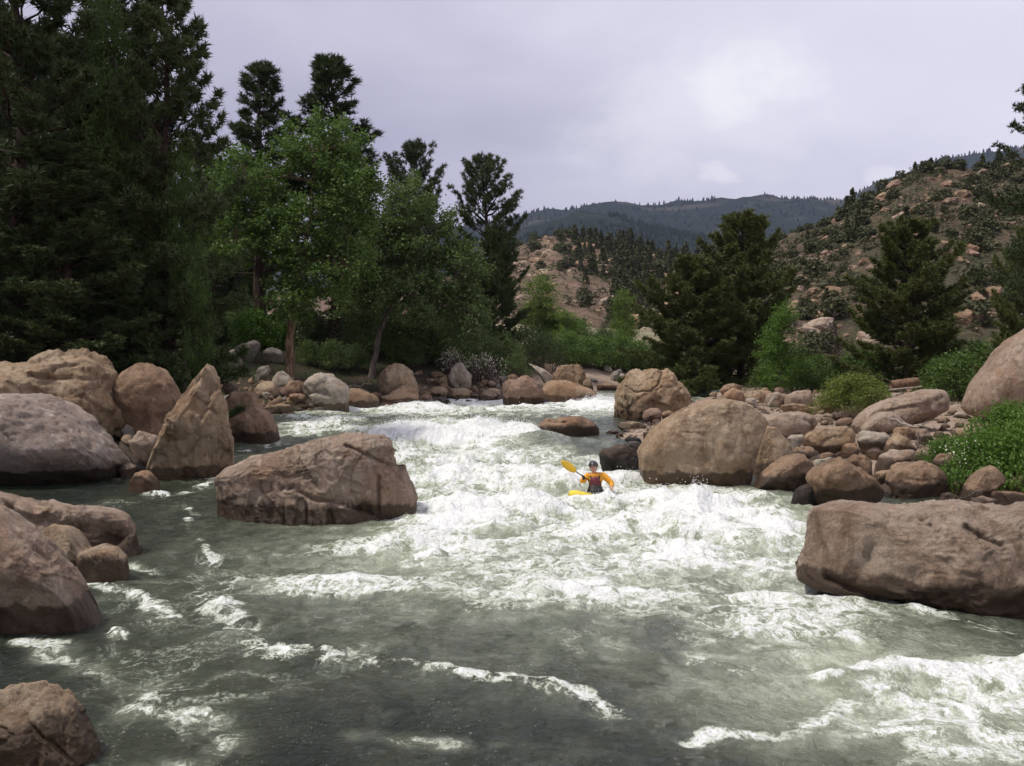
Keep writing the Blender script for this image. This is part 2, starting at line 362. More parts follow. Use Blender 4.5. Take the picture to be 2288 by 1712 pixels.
def water_mat():
    m, t = newmat('river_water')
    g = t.n('ShaderNodeNewGeometry').outputs['Position']
    fo = t.n('ShaderNodeAttribute', attribute_name='foam').outputs['Fac']
    ae = t.n('ShaderNodeAttribute', attribute_name='aer').outputs['Fac']
    s3 = t.n('ShaderNodeSeparateXYZ', {0: g}).outputs
    p = t.n('ShaderNodeCombineXYZ', {0: s3[0], 1: t.math('MULTIPLY', s3[1], 0.62), 2: t.math('MULTIPLY', s3[2], 0.9)}).outputs[0]
    wn = t.n('ShaderNodeTexNoise', {'Vector': p, 'Scale': 0.9, 'Detail': 5.0, 'Roughness': 0.6}).outputs[1]
    wv = t.n('ShaderNodeVectorMath', {0: wn, 1: (0.5, 0.5, 0.5)}, operation='SUBTRACT').outputs[0]
    wv = t.n('ShaderNodeVectorMath', {0: wv, 3: 1.7}, operation='SCALE').outputs[0]
    q = t.n('ShaderNodeVectorMath', {0: p, 1: wv}, operation='ADD').outputs[0]
    # lacy strands: ridges of a warped noise, plus ragged clots
    a = t.noise(q, 1.5, 7, 0.62, 0.5)
    rid = t.math('SUBTRACT', 1.0, t.math('MULTIPLY', t.math('ABSOLUTE', t.math('SUBTRACT', a, 0.5)), 7.0), clamp=True)
    rid = t.math('POWER', rid, 2.0)
    a2 = t.noise(q, 4.2, 6, 0.65, 0.4)
    rid2 = t.math('POWER', t.math('SUBTRACT', 1.0, t.math('MULTIPLY', t.math('ABSOLUTE', t.math('SUBTRACT', a2, 0.5)), 7.0), clamp=True), 2.0)
    clot = t.noise(t.map(q, (0.7, 1.25, 1)), 2.3, 8, 0.64, 0.3)
    fine = t.noise(p, 17.0, 6, 0.75)
    x = t.math('ADD', t.math('MULTIPLY', fo, 1.05), t.math('MULTIPLY', t.math('SUBTRACT', clot, 0.5), 1.7))
    x = t.math('ADD', x, t.math('MULTIPLY', t.math('SUBTRACT', t.math('ADD', t.math('MULTIPLY', rid, 0.62), t.math('MULTIPLY', rid2, 0.50)), 0.30), t.smooth(fo, 0.02, 0.4)))
    x = t.math('ADD', x, t.math('MULTIPLY', t.math('SUBTRACT', fine, 0.5), 0.38))
    foam = t.smooth(x, 0.16, 1.08)
    fl = t.noise(t.map(p, (1, 1.3, 1)), 30.0, 3, 0.6)
    fm = t.smooth(t.noise(q, 0.9, 4, 0.6), 0.44, 0.66)
    fleck = t.math('MULTIPLY', t.smooth(fl, 0.63, 0.72), t.math('MULTIPLY', fm, 0.45))
    foam = t.math('MAXIMUM', foam, fleck)
    # thin drifting threads of foam that swirl over the pool
    w2 = t.n('ShaderNodeTexNoise', {'Vector': p, 'Scale': 0.33, 'Detail': 3.0}).outputs[1]
    w2 = t.n('ShaderNodeVectorMath', {0: t.n('ShaderNodeVectorMath', {0: w2, 1: (0.5, 0.5, 0.5)}, operation='SUBTRACT').outputs[0], 3: 5.0}, operation='SCALE').outputs[0]
    q2 = t.n('ShaderNodeVectorMath', {0: t.map(p, (0.55, 1.15, 1)), 1: w2}, operation='ADD').outputs[0]
    th = t.noise(q2, 0.95, 6, 0.62, 0.3)
    th = t.math('POWER', t.math('SUBTRACT', 1.0, t.math('MULTIPLY', t.math('ABSOLUTE', t.math('SUBTRACT', th, 0.5)), 13.0), clamp=True), 1.6)
    th = t.math('MULTIPLY', t.math('MULTIPLY', th, t.smooth(fine, 0.36, 0.62)), t.math('MULTIPLY', t.smooth(t.noise(p, 0.30, 3, 0.5), 0.46, 0.64), 0.36))
    foam = t.math('MAXIMUM', foam, th)
    deep = t.mix(t.smooth(t.noise(q, 0.30, 4, 0.55), 0.36, 0.66), (0.014, 0.019, 0.013), (0.042, 0.051, 0.031))
    mid = t.mix(t.smooth(clot, 0.35, 0.65), (0.21, 0.235, 0.16), (0.42, 0.445, 0.34))
    body = t.mix(t.smooth(t.math('ADD', ae, t.math('MULTIPLY', t.math('SUBTRACT', a, 0.5), 0.5)), 0.06, 0.70), deep, mid)
    col = t.mix(t.smooth(foam, 0.0, 0.5), body, (0.47, 0.505, 0.40))
    col = t.mix(t.smooth(foam, 0.35, 1.0), col, (0.79, 0.80, 0.775))
    rip = t.math('ADD', t.noise(t.map(p, (1, 1.5, 1)), 5.5, 5, 0.6, 0.6), t.math('MULTIPLY', t.noise(p, 16.0, 4, 0.6, 0.3), 0.35))
    b0 = t.n('ShaderNodeBump', {'Height': t.noise(t.map(p, (0.7, 1.5, 1)), 1.7, 3, 0.5, 0.4), 'Strength': 0.35, 'Distance': 0.20})
    b1 = t.n('ShaderNodeBump', {'Height': rip, 'Strength': 0.9, 'Distance': 0.12, 'Normal': b0.outputs[0]})
    b2 = t.n('ShaderNodeBump', {'Height': t.math('ADD', foam, t.math('MULTIPLY', fine, 0.8)), 'Strength': t.math('MULTIPLY', foam, 0.55), 'Distance': 0.05, 'Normal': b1.outputs[0]})
    rg = t.math('ADD', 0.08, t.math('MULTIPLY', foam, 0.8))
    sp = t.math('MULTIPLY', t.math('SUBTRACT', 1.0, foam), 0.5)
    bs = t.n('ShaderNodeBsdfPrincipled', {'Base Color': col, 'Roughness': rg, 'Specular IOR Level': sp, 'IOR': 1.33, 'Normal': b2.outputs[0]})
    out(t, bs.outputs[0]); return m
WATER = water_mat()
SPRAY = plain('spray_drops', (0.86, 0.87, 0.86), 0.6, 0.3, 0.03)
# ------------------------------------------------------------------ ground, river, hills
YL = np.array([0, 5, 12, 20, 28, 31, 34, 45, 59, 64, 68, 71, 75, 84, 100, 130, 200.])
XLv = np.array([-8, -8, -9.5, -13.5, -18.5, -16.5, -13.0, -12.6, -13.6, -10.2, -7.2, -0.8, 2.6, 6.6, 14, 24, 60.])
YR = np.array([0, 5, 12, 16, 20, 29, 31, 33.5, 35, 38, 44, 49, 53, 58, 66, 78, 90, 130, 200.])
XRv = np.array([7, 7, 8, 8.2, 9.5, 9.2, 8.3, 6.9, 5.2, 3.6, 4.0, 5.0, 6.6, 8.4, 11.2, 16, 22, 42, 90.])
def xl(Y): return np.interp(Y, YL, XLv)
def xr(Y): return np.interp(Y, YR, XRv)
def ground_z(X, Y):
    X = np.asarray(X, float); Y = np.asarray(Y, float)
    w_ = wat(np.clip(Y, 0, 130)); dl = xl(Y) - X; dr = X - xr(Y)
    pd_ = np.full(X.shape, 1e9)
    for a, b, c, e in zip(XLv[:-1], YL[:-1], XLv[1:], YL[1:]):
        ux, uy = c - a, e - b; t = np.clip(((X - a) * ux + (Y - b) * uy) / (ux * ux + uy * uy), 0, 1)
        pd_ = np.minimum(pd_, np.hypot(X - a - t * ux, Y - b - t * uy))
    dp = np.where(dl > 0, pd_, 0)
    zl = w_ - 0.15 + 0.27 * np.clip(dp, 0, 12) + 0.05 * np.clip(dp - 12, 0, 60)
    zr = np.maximum(w_, 0.035 * (np.clip(Y, 0, 90) - 29)) - 0.22 + 0.01 * np.clip(dr, 0, 14) + 0.06 * np.clip(dr - 16, 0, 60)
    bed = w_ - np.minimum(1.3, 0.35 * np.minimum(-dl, -dr)) - 0.15
    z = np.where(dl > 0, zl, np.where(dr > 0, zr, bed))
    n = fbm(np.stack([X * 0.45, Y * 0.45, X * 0 + 3], -1).reshape(-1, 3), 4).reshape(X.shape)
    z = z + n * 0.22 * np.clip(np.maximum(dl, dr) + 0.4, 0, 1)
    return z + sstep(Y, 112, 140) * 2.0
def axis(dense, lo, hi):
    a = np.array(dense); l = [a[0]]; h = [a[-1]]
    while l[-1] > lo: l.append(l[-1] - max(1.5, (a[0] - l[-1]) * 0.5 + 1.5))
    while h[-1] < hi: h.append(h[-1] + max(1.5, (h[-1] - a[-1]) * 0.5 + 1.5))
    return np.concatenate([np.array(l[1:])[::-1], a, np.array(h[1:])])
gx = axis(np.arange(-36, 48.1, 0.55), -9000, 9000); gy = axis(np.arange(4, 118, 0.55), -400, 9000)
GX, GY = np.meshgrid(gx, gy)
GZ = ground_z(GX, GY)
gm = mesh('ground', np.stack([GX, GY, GZ], -1).reshape(-1, 3), grid_faces(len(gy), len(gx)))
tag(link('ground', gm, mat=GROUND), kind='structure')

# ---- river: foam and wave crests are laid down as world-space strokes
def wpts(pl): return np.array([on_water(a, b)[:2] for a, b in pl])
def stroke(P, pl, width, wy=None):
    """0..1 closeness to a polyline given in metres; wy widens it along the flow"""
    q = wpts(pl); sc = np.array([1.0, 1.0 if wy is None else width / wy]); best = np.full(len(P), 1e9)
    A = P * sc; q = q * sc
    for a, b in zip(q[:-1], q[1:]):
        lo = np.minimum(a, b) - 3 * width; hi = np.maximum(a, b) + 3 * width
        m = np.where((A[:, 0] > lo[0]) & (A[:, 0] < hi[0]) & (A[:, 1] > lo[1]) & (A[:, 1] < hi[1]))[0]
        if not len(m): continue
        ab = b - a; t = np.clip(((A[m] - a) @ ab) / (ab @ ab + 1e-9), 0, 1)
        dd = ((A[m] - a - t[:, None] * ab) ** 2).sum(1); best[m] = np.minimum(best[m], dd)
    return np.exp(-best / (width * width))
def blob(P, px, py, rx, ry):
    c = on_water(px, py); e = on_water(px + rx, py); u = on_water(px, py - ry); l = on_water(px, py + ry)
    a = (P[:, 0] - c[0]) / (e[0] - c[0]); dy = P[:, 1] - c[1]
    b = np.where(dy > 0, dy / (u[1] - c[1]), dy / (c[1] - l[1]))
    return np.exp(-(a * a + b * b))
FOAM_BLOBS = [(900, 915, 260, 16, .62), (1120, 900, 200, 14, .7), (1335, 905, 100, 18, .95), (1500, 885, 70, 8, .7), (1010, 985, 190, 38, .95),
    (1120, 1065, 240, 50, .68), (1400, 1150, 330, 45, .95), (1560, 1110, 150, 22, .6), (1040, 1160, 160, 60, .78), (1560, 1235, 250, 60, .75),
    (980, 1235, 280, 34, .55), (1260, 1325, 420, 36, .52), (820, 1300, 260, 55, .36), (1760, 1340, 200, 70, .5), (1750, 1200, 80, 70, .7),
    (2120, 1555, 220, 60, .78), (2220, 1510, 140, 30, .85), (1980, 1620, 160, 50, .42), (2150, 1660, 200, 60, .5), (1760, 1470, 190, 60, .34), (700, 950, 100, 30, .45), (1280, 1075, 120, 30, .55),
    (1180, 925, 180, 14, .4), (1210, 970, 100, 14, .45), (1640, 1160, 120, 30, .5), (1500, 1330, 200, 30, .35), (1050, 1080, 80, 30, .4),
    (1330, 1035, 40, 12, .8), (1300, 1062, 60, 10, .8), (1400, 1075, 80, 12, .75), (1800, 1130, 100, 16, .3), (1840, 1210, 60, 60, .5)]
DARK_BLOBS = [(1150, 945, 140, 12, .55), (1280, 925, 150, 9, .35), (1230, 1003, 90, 14, .75), (1330, 985, 90, 14, .95), (1320, 1015, 70, 14, .6), (1440, 940, 90, 8, .9),
    (1180, 1243, 170, 20, .50), (1330, 1140, 90, 10, .35), (1160, 1075, 110, 16, .4), (1190, 1105, 100, 12, .3), (1010, 1310, 150, 14, .3), (1560, 1290, 120, 18, .4), (900, 1205, 120, 16, .25), (700, 925, 160, 8, .4),
    (1420, 1200, 130, 14, .25), (1450, 1110, 60, 8, .25), (620, 960, 60, 10, .3), (1290, 1400, 380, 30, .25), (1700, 1095, 90, 9, .5), (2080, 1440, 140, 36, .5)]
FOAM_LINES = [([(478, 1335), (500, 1390), (560, 1430), (640, 1452), (720, 1468), (800, 1468)], .30, .54), ([(60, 1436), (150, 1470), (230, 1500), (300, 1520), (322, 1545)], .20, .72),
    ([(300, 1585), (400, 1600), (460, 1622), (498, 1660), (490, 1690), (420, 1712), (370, 1730)], .20, .85), ([(330, 1560), (350, 1575)], .2, .5), ([(800, 1470), (900, 1478), (1000, 1500), (1090, 1520), (1200, 1532), (1290, 1556), (1350, 1600)], .17, .52),
    ([(815, 1640), (930, 1652), (1010, 1668), (1100, 1672), (1180, 1680)], .15, .60), ([(1535, 1448), (1565, 1478), (1610, 1500), (1640, 1498)], .20, .80),
    ([(470, 1255), (560, 1275), (640, 1310), (760, 1345), (900, 1370)], .35, .35), ([(600, 1300), (760, 1310), (900, 1330), (1010, 1345)], .30, .40), ([(560, 1290), (480, 1335)], .2, .4),
    ([(1620, 1330), (1660, 1370), (1690, 1420), (1760, 1470), (1850, 1500)], .28, .45), ([(1450, 1310), (1600, 1330), (1680, 1345)], .2, .45), ([(1840, 1512), (1920, 1502), (1990, 1496), (2060, 1508), (2150, 1502), (2230, 1486), (2310, 1492)], .17, 1.1),
    ([(1985, 1505), (1930, 1545), (1860, 1590), (1800, 1625)], .18, .8), ([(1780, 1640), (1690, 1640), (1590, 1632), (1540, 1655)], .10, .6), ([(1900, 1560), (1960, 1620), (2000, 1680)], .14, .5), ([(2050, 1530), (2100, 1600), (2080, 1670), (1990, 1700)], .16, .55),
    ([(260, 1262), (310, 1268), (352, 1275)], .13, .75), ([(180, 1300), (250, 1320), (320, 1350), (355, 1385)], .16, .55), ([(215, 1400), (245, 1430), (250, 1460)], .10, .55), ([(930, 1165), (940, 1120), (900, 1040), (850, 985)], .4, .7),
    ([(1800, 1290), (1900, 1325), (2050, 1365), (2200, 1400), (2300, 1425)], .15, .55), ([(1660, 1400), (1680, 1440), (1690, 1470)], .08, .6), ([(1780, 1230), (1790, 1290), (1830, 1312)], .25, .7),
    ([(480, 1060), (470, 1090), (400, 1105), (340, 1105)], .22, .45), ([(480, 1160), (600, 1162), (760, 1170), (900, 1175)], .14, .38), ([(640, 990), (600, 1000), (560, 1010)], .35, .55), ([(660, 935), (760, 955), (800, 985), (720, 985)], .35, .55),
    ([(430, 1140), (420, 1180), (470, 1220), (480, 1250)], .10, .30), ([(1430, 1075), (1560, 1085), (1680, 1105), (1760, 1120)], .25, .4), ([(880, 895), (960, 905), (1040, 900)], .4, .5), ([(1180, 1180), (1300, 1195), (1440, 1185)], .3, .35)]
CRESTS = [([(820, 905), (950, 900), (1060, 892)], .30, .8), ([(1080, 895), (1200, 890), (1380, 905)], .28, .8), ([(860, 975), (980, 955), (1100, 962), (1200, 990), (1260, 1015)], .42, 1.0),
    ([(640, 935), (740, 945), (800, 975)], .28, .7), ([(920, 1045), (1050, 1040), (1150, 1060), (1260, 1095)], .36, .8), ([(960, 1115), (1090, 1110), (1200, 1140)], .28, .7), ([(1350, 1128), (1440, 1118), (1540, 1135)], .26, .55),
    ([(1180, 1000), (1290, 995), (1400, 1000)], .26, .8), ([(1500, 1185), (1650, 1200), (1750, 1215)], .2, .6), ([(860, 1225), (1020, 1210), (1180, 1222)], .2, .55), ([(1290, 1215), (1430, 1212), (1540, 1230)], .18, .5),
    ([(1000, 1350), (1200, 1345), (1400, 1342)], .16, .7), ([(1850, 1520), (1990, 1500), (2150, 1508), (2310, 1496)], .20, .28), ([(1990, 1505), (1900, 1570), (1800, 1630)], .12, .25), ([(330, 1590), (450, 1620), (500, 1680), (430, 1720)], .09, .25),
    ([(80, 1445), (230, 1500), (320, 1530)], .07, .22), ([(480, 1345), (560, 1430), (720, 1468)], .04, .25), ([(1540, 1455), (1620, 1500)], .08, .2), ([(980, 940), (1100, 930), (1260, 938)], .2, .7), ([(1520, 1440), (1800, 1560)], -.08, .8), ([(1000, 1500), (1300, 1570)], .06, .35)]
KAY = on_water(1330, 1106)
nr, nc = 560, 700
Yr_ = 5.5 * (128 / 5.5) ** (np.arange(nr) / (nr - 1)); cc = np.linspace(0, 1, nc)
fan = 0.60 * (Yr_ + 5)
XA = np.maximum(-fan, xl(Yr_) - 2.5); XB = np.minimum(fan, xr(Yr_) + 2.5)
WX = XA[:, None] + (XB - XA)[:, None] * cc[None]; WY = np.repeat(Yr_[:, None], nc, 1)
P = np.stack([WX.ravel(), WY.ravel()], 1)
P3 = lambda s, z=0.0, sy=1.0: np.stack([P[:, 0] * s, P[:, 1] * s * sy, np.full(len(P), z)], 1)
warp = np.stack([fbm(P3(.5, 1.0), 3), fbm(P3(.5, 9.0), 3)], 1)
Pw = P + warp * np.array([0.55, 0.55]) * np.clip(P[:, 1:] / 25, 0.35, 1.6)
foam = np.zeros(len(P)); aer = np.zeros(len(P))
for px, py, rx, ry, k in FOAM_BLOBS:
    b = blob(Pw, px, py, rx, ry); foam = np.maximum(foam, b * k) + 0.25 * np.minimum(foam, b * k); aer = np.maximum(aer, b ** .38 * min(1, k * 1.25))
aer = np.maximum(aer, .80 * blob(Pw, 1330, 1200, 520, 150) ** .5); aer = np.maximum(aer, .68 * blob(Pw, 1960, 1520, 380, 170) ** .5); aer = np.maximum(aer, .40 * blob(Pw, 1450, 1370, 560, 90) ** .7)
foam = np.maximum(foam, .56 * blob(Pw, 1330, 1200, 430, 120)); foam = np.maximum(foam, .26 * blob(Pw, 1250, 1350, 560, 70)); foam = np.maximum(foam, .34 * blob(Pw, 1800, 1430, 330, 120))
for px, py, rx, ry, k in DARK_BLOBS:
    b = blob(Pw, px, py, rx, ry); foam *= 1 - b * k; aer *= 1 - 0.5 * b * k
Pq = P + warp * 0.34 * np.clip(P[:, 1:] / 25, 0.5, 2)
lace = np.clip(.82 + .70 * fbm(P3(1.1, 41, .8), 3) + .6 * fbm(P3(3.3, 43, .8), 3), 0.05, 1.25)
for pl, wd, k in FOAM_LINES:
    b = stroke(Pq, pl, wd * 1.7) * lace; foam = np.maximum(foam, b * k * (.70 if pl[0][1] < 1420 or pl[0][0] > 1800 else .64)); aer = np.maximum(aer, 0.45 * b ** 0.5 * k)
hgt = np.zeros(len(P)); crest = np.zeros(len(P))
for pl, a, wd in CRESTS:
    b = stroke(Pq, pl, wd * 1.0)
    ctr = wpts(pl)[:, 1].mean()
    hgt += (a if ctr > 20 else a * .4) * b; crest = np.maximum(crest, b * (a > 0))
# ledge: the tongue beside the black rock drops towards the kayak
turb = np.clip(foam * 1.25, 0, 1)
near = np.exp(-(((P[:, 0] - KAY[0]) / 1.3) ** 2 + ((P[:, 1] - KAY[1]) / 1.3) ** 2))
turb *= 1 - 0.55 * near; hgt *= 1 - 0.6 * near
scl = np.clip(P[:, 1] / 24, 0.45, 1.3)
swell = fbm(P3(.36, 3, 1.9), 3)
hgt += turb * scl * (0.52 * swell + 0.24 * (fbm(P3(.95, 5, 1.3), 3, .55, True) - .2) + 0.075 * (fbm(P3(3.1, 8), 3, .6, True) - .2))
hgt += (1 - turb) * scl * (0.075 * fbm(P3(.62, 21, 1.6), 3) + 0.05 * (fbm(P3(1.5, 31, 1.8), 3, .55, True)))
hgt += crest * scl * foam * 0.10 * fbm(P3(4.5, 12), 2)
hgt *= np.clip(1.25 - P[:, 1] / 150, 0.5, 1)
kb = wpts([(1262, 1116), (1330, 1121), (1410, 1116)])
for c_ in kb: hgt += .10 * np.exp(-(((P[:, 0] - c_[0]) / .55) ** 2 + ((P[:, 1] - c_[1]) / .35) ** 2))
WZ = wat(P[:, 1]) + hgt
wav = hgt / scl
foam = np.clip(foam * (0.46 + 0.76 * sstep(swell + .8 * wav + .55 * fbm(P3(.5, 71, 1.7), 3), -.34, .36)) + np.clip(hgt, 0, .4) * 0.40 * turb + crest * 0.12 * turb, 0, 1.2)
rm = mesh('river', np.stack([P[:, 0], P[:, 1], WZ], 1), grid_faces(nr, nc))
for nm, arr in (('foam', foam), ('aer', np.clip(aer, 0, 1))):
    rm.attributes.new(nm, 'FLOAT', 'POINT').data.foreach_set('value', arr.astype(np.float32))
tag(link('river', rm, mat=WATER), kind='structure')
def water_at(x, y):
    i = np.argmin((P[:, 0] - x) ** 2 + (P[:, 1] - y) ** 2); return float(WZ[i])
# spray: thousands of flying drops above the breaking crests
pr = np.clip(foam - .35, 0, 1) ** 2 * (0.10 + crest) * (P[:, 1] > 9); pr[(P[:, 1] > 90)] = 0; pr *= P[:, 1] ** 1.2; pr *= 1 - near * .7
pr *= (P[:, 0] > xl(P[:, 1])) & (P[:, 0] < xr(P[:, 1]))
idx = RNG.choice(len(P), 15000, p=pr / pr.sum())
sp = np.stack([P[idx, 0], P[idx, 1], WZ[idx]], 1) + RNG.normal(0, 1, (len(idx), 3)) * np.array([.10, .10, 0])
sp[:, 2] += np.abs(RNG.exponential(.05, len(idx))) * np.clip(sp[:, 1] / 25, .35, 1.4)
sz_ = RNG.uniform(.003, .008, len(idx)) * np.clip(sp[:, 1] / 20, .5, 2.2)
tet = np.array([[1, 1, 1], [-1, -1, 1], [-1, 1, -1], [1, -1, -1]], float)
tv = sp[:, None] + tet[None] * sz_[:, None, None] * RNG.uniform(.5, 1.4, (len(idx), 4, 3))
tf = (np.arange(len(idx)) * 4)[:, None, None] + np.array([[0, 1, 2], [0, 3, 1], [0, 2, 3], [1, 3, 2]])[None]
so = link('spray', mesh('spray', tv.reshape(-1, 3), tf.reshape(-1, 3)), mat=SPRAY)
tag(so, 'white spray drops thrown up along the breaking waves', 'spray', kind='stuff')

# ---- hills
def polar_hill(name, mat, us, ridge, Yb, Yr, Ye, ny, namp, nscale, zb):
    u = np.linspace(us[0], us[1], us[2]); rp = np.array(ridge)
    re = np.interp(u, rp[:, 0], rp[:, 1]); zr = CAMH + (HORIZON - re) / F * Yr
    y = np.concatenate([np.linspace(Yb, Yr, int(ny * .75)), np.linspace(Yr, Ye, int(ny * .25) + 1)[1:]])
    U, Yy = np.meshgrid(u, y); t = (Yy - Yb) / (Yr - Yb)
    Z = np.where(t < 1, zb + (zr - zb)[None] * np.clip(t, 0, 1) ** 0.92, zr[None] - 0.12 * (Yy - Yr))
    X = (U - PXW / 2) / F * Yy
    q = np.stack([X, Yy, Z * 0.6], -1).reshape(-1, 3) * nscale
    n = fbm(q, 5, .55).reshape(X.shape); n2 = fbm(q * 2.7 + 9, 4, .55, True).reshape(X.shape)
    Z = Z + (n * 1.1 + n2 * 0.6) * namp * np.clip(t * 5, 0, 1)
    o = link(name, mesh(name, np.stack([X, Yy, Z], -1).reshape(-1, 3), grid_faces(len(y), len(u))), mat=mat)
    tag(o, kind='structure')
    return u, y, X, Z
HR = polar_hill('juniper_hillside', HILL, (1480, 3100, 190), [(1480, 745), (1560, 690), (1640, 590), (1700, 558), (1760, 535), (1850, 506), (1940, 458), (1990, 422), (2040, 396), (2110, 388), (2200, 392), (2288, 382), (2600, 320), (3300, 300)], 104, 225, 330, 120, 1.5, .05, 1.5)
HM = polar_hill('rocky_hill', HILL2, (300, 1900, 220), [(300, 690), (900, 650), (1050, 620), (1110, 595), (1160, 562), (1200, 538), (1240, 524), (1290, 530), (1340, 540), (1420, 556), (1480, 585), (1560, 600), (1700, 560), (1900, 560)], 235, 430, 560, 120, 3.2, .028, 3.0)
MT = polar_hill('mountain', MOUNTAIN, (-1200, 3600, 300), [(-1200, 640), (400, 600), (800, 545), (1000, 512), (1090, 503), (1135, 498), (1165, 492), (1195, 478), (1225, 472), (1250, 476), (1290, 466), (1330, 452), (1370, 446), (1400, 455), (1450, 458), (1550, 454), (1620, 450), (1690, 445), (1750, 451), (1800, 450), (1870, 455), (1920, 434), (1960, 414), (2100, 360), (2400, 330), (3600, 420)], 1900, 3900, 5200, 80, 26, .0022, -10)
# a nearer wooded spur in front of the mountain
MS = polar_hill('forested_ridge', MOUNTAIN, (700, 2300, 200), [(700, 640), (1000, 560), (1090, 540), (1180, 512), (1290, 478), (1340, 480), (1420, 500), (1500, 522), (1600, 540), (1700, 535), (1800, 510), (1900, 480), (2300, 430)], 1200, 2300, 2900, 70, 14, .004, -5)
def scatter_cones(name, H, n, hmin, hmax, tmin, wood_scale, thr, label):
    u, y, X, Z = H; vs = []; k = 0; nrw, ncl = X.shape
    r = np.random.default_rng(abs(len(name)) + n)
    fi = r.uniform(tmin, 1, n) * (nrw * .76); fj = r.uniform(0, ncl - 1.01, n)
    fi[: n // 6] = nrw * .745 + r.uniform(-3, 1, n // 6)
    i = np.clip(fi, 0, nrw - 1.01).astype(int); j = fj.astype(int); a = (fj - j)
    pos = np.stack([X[i, j] * (1 - a) + X[i, j + 1] * a, np.interp(i, np.arange(nrw), y), Z[i, j] * (1 - a) + Z[i, j + 1] * a], 1)
    keep = fbm(pos * wood_scale, 3) > thr; pos = pos[keep]; m = len(pos)
    h = r.uniform(hmin, hmax, m); rr = h * r.uniform(.2, .34, m); ang = r.uniform(0, 6.3, m)
    ring = np.arange(5) * 2 * math.pi / 5
    base = pos[:, None] + np.stack([np.cos(ang[:, None] + ring) * rr[:, None], np.sin(ang[:, None] + ring) * rr[:, None], np.zeros((m, 5)) - .08 * h[:, None]], -1)
    midr = pos[:, None] + np.stack([np.cos(ang[:, None] + ring + .6) * rr[:, None] * .75, np.sin(ang[:, None] + ring + .6) * rr[:, None] * .75, np.zeros((m, 5)) + .5 * h[:, None]], -1)
    tip = pos[:, None] + np.stack([np.zeros((m, 1)), np.zeros((m, 1)), h[:, None]], -1)
    v = np.concatenate([base, midr, tip], 1); nn = np.arange(5); nx = (nn + 1) % 5
    tri = np.concatenate([np.stack([nn, nx, nn + 5], 1), np.stack([nx, nx + 5, nn + 5], 1), np.stack([nn + 5, nx + 5, np.full(5, 10)], 1)])
    f = (np.arange(m) * 11)[:, None, None] + tri[None]
    tag(link(name, mesh(name, v.reshape(-1, 3), f.reshape(-1, 3), False), mat=FARWOOD), label, 'forest', kind='stuff')
scatter_cones('mountain_forest', MT, 7500, 8, 17, .30, .0016, -.10, 'far dark conifer forest covering the mountain')
scatter_cones('ridge_forest', MS, 6000, 7, 13, .35, .003, -.06, 'dark conifer forest on the nearer wooded ridge')
def surf_point(H, u_, t_):
    u, y, X, Z = H; j = np.interp(u_, u, np.arange(len(u))); i = np.interp(t_, y, np.arange(len(y)))
    i0, j0 = int(min(i, len(y) - 2)), int(min(j, len(u) - 2)); a, b = i - i0, j - j0
    z = (Z[i0, j0] * (1 - b) + Z[i0, j0 + 1] * b) * (1 - a) + (Z[i0 + 1, j0] * (1 - b) + Z[i0 + 1, j0 + 1] * b) * a
    return np.array([(u_ - PXW / 2) / F * t_, t_, z])
# ------------------------------------------------------------------ boulders
REG = {'A': (0, 740, 2.434), 'B': (460, 780, 2.836), 'C': (1160, 800, 3.687), 'D': (1640, 780, 2.508),
       'E': (1600, 820, 3.215), 'F': (460, 740, 4.096), 'G': (1000, 780, 3.95), 'H': (0, 1250, 2.765)}
def src(reg, pts):
    ox, oy, s = REG[reg]; return [(ox + a / s, oy + b / s) for a, b in pts]
def chip(p, size, rng, n, amt):
    """breaks the surface into flat chips with small steps between them"""
    w_ = p + size * .10 * np.stack([fbm(p / size * 3 + 5 + 9 * c, 3) for c in range(3)], 1)
    c = p[rng.integers(0, len(p), n)] * rng.uniform(.85, 1.05, (n, 1)); best = np.full(len(p), 1e9); idx_ = np.zeros(len(p), int)
    for k in range(n):
        dd = ((w_ - c[k]) ** 2).sum(1); m = dd < best; best[m] = dd[m]; idx_[m] = k
    tilt = rng.normal(0, .45, (n, 3)); h_ = rng.normal(0, .5, n) * size * .22
    nrm = p / (np.linalg.norm(p, axis=1, keepdims=True) + 1e-6)
    return p + nrm * (amt * (h_[idx_] + ((p - c[idx_]) * tilt[idx_]).sum(1)))[:, None]
def rough_rock(p, size, rng, facets, amp, front=True, keep=0.9, chips=0.0):
    """plane cuts and layered noise on points centred on the origin"""
    for k in range(facets):
        n = rng.normal(0, 1, 3) * np.array([1, 1.1, .8])
        if front: n[1] = -abs(n[1]) - .15
        n /= np.linalg.norm(n); dd = p @ n; lim = dd.max() * rng.uniform(.72, .95)
        p = p - np.clip(dd - lim, 0, None)[:, None] * n * keep
    if chips: p = chip(p, size, rng, 26, chips * .55); p = chip(p, size, rng, 110, chips * .40)
    off = rng.uniform(-50, 50, 3); q = p / size
    nrm = p / (np.linalg.norm(p, axis=1, keepdims=True) + 1e-6)
    dsp = amp * size * (0.55 * fbm(q * 1.9 + off, 4, .5) + 0.22 * (fbm(q * 4.3 + off, 4, .55, True) - .2)) + .030 * size * (fbm(q * 8.5 + off, 3, .6, True) - .2) * (amp > .045) + min(.03, .022 * size) * fbm(p * 7.0 + off, 3, .6)
    return p + nrm * dsp[:, None]
NB = [0]
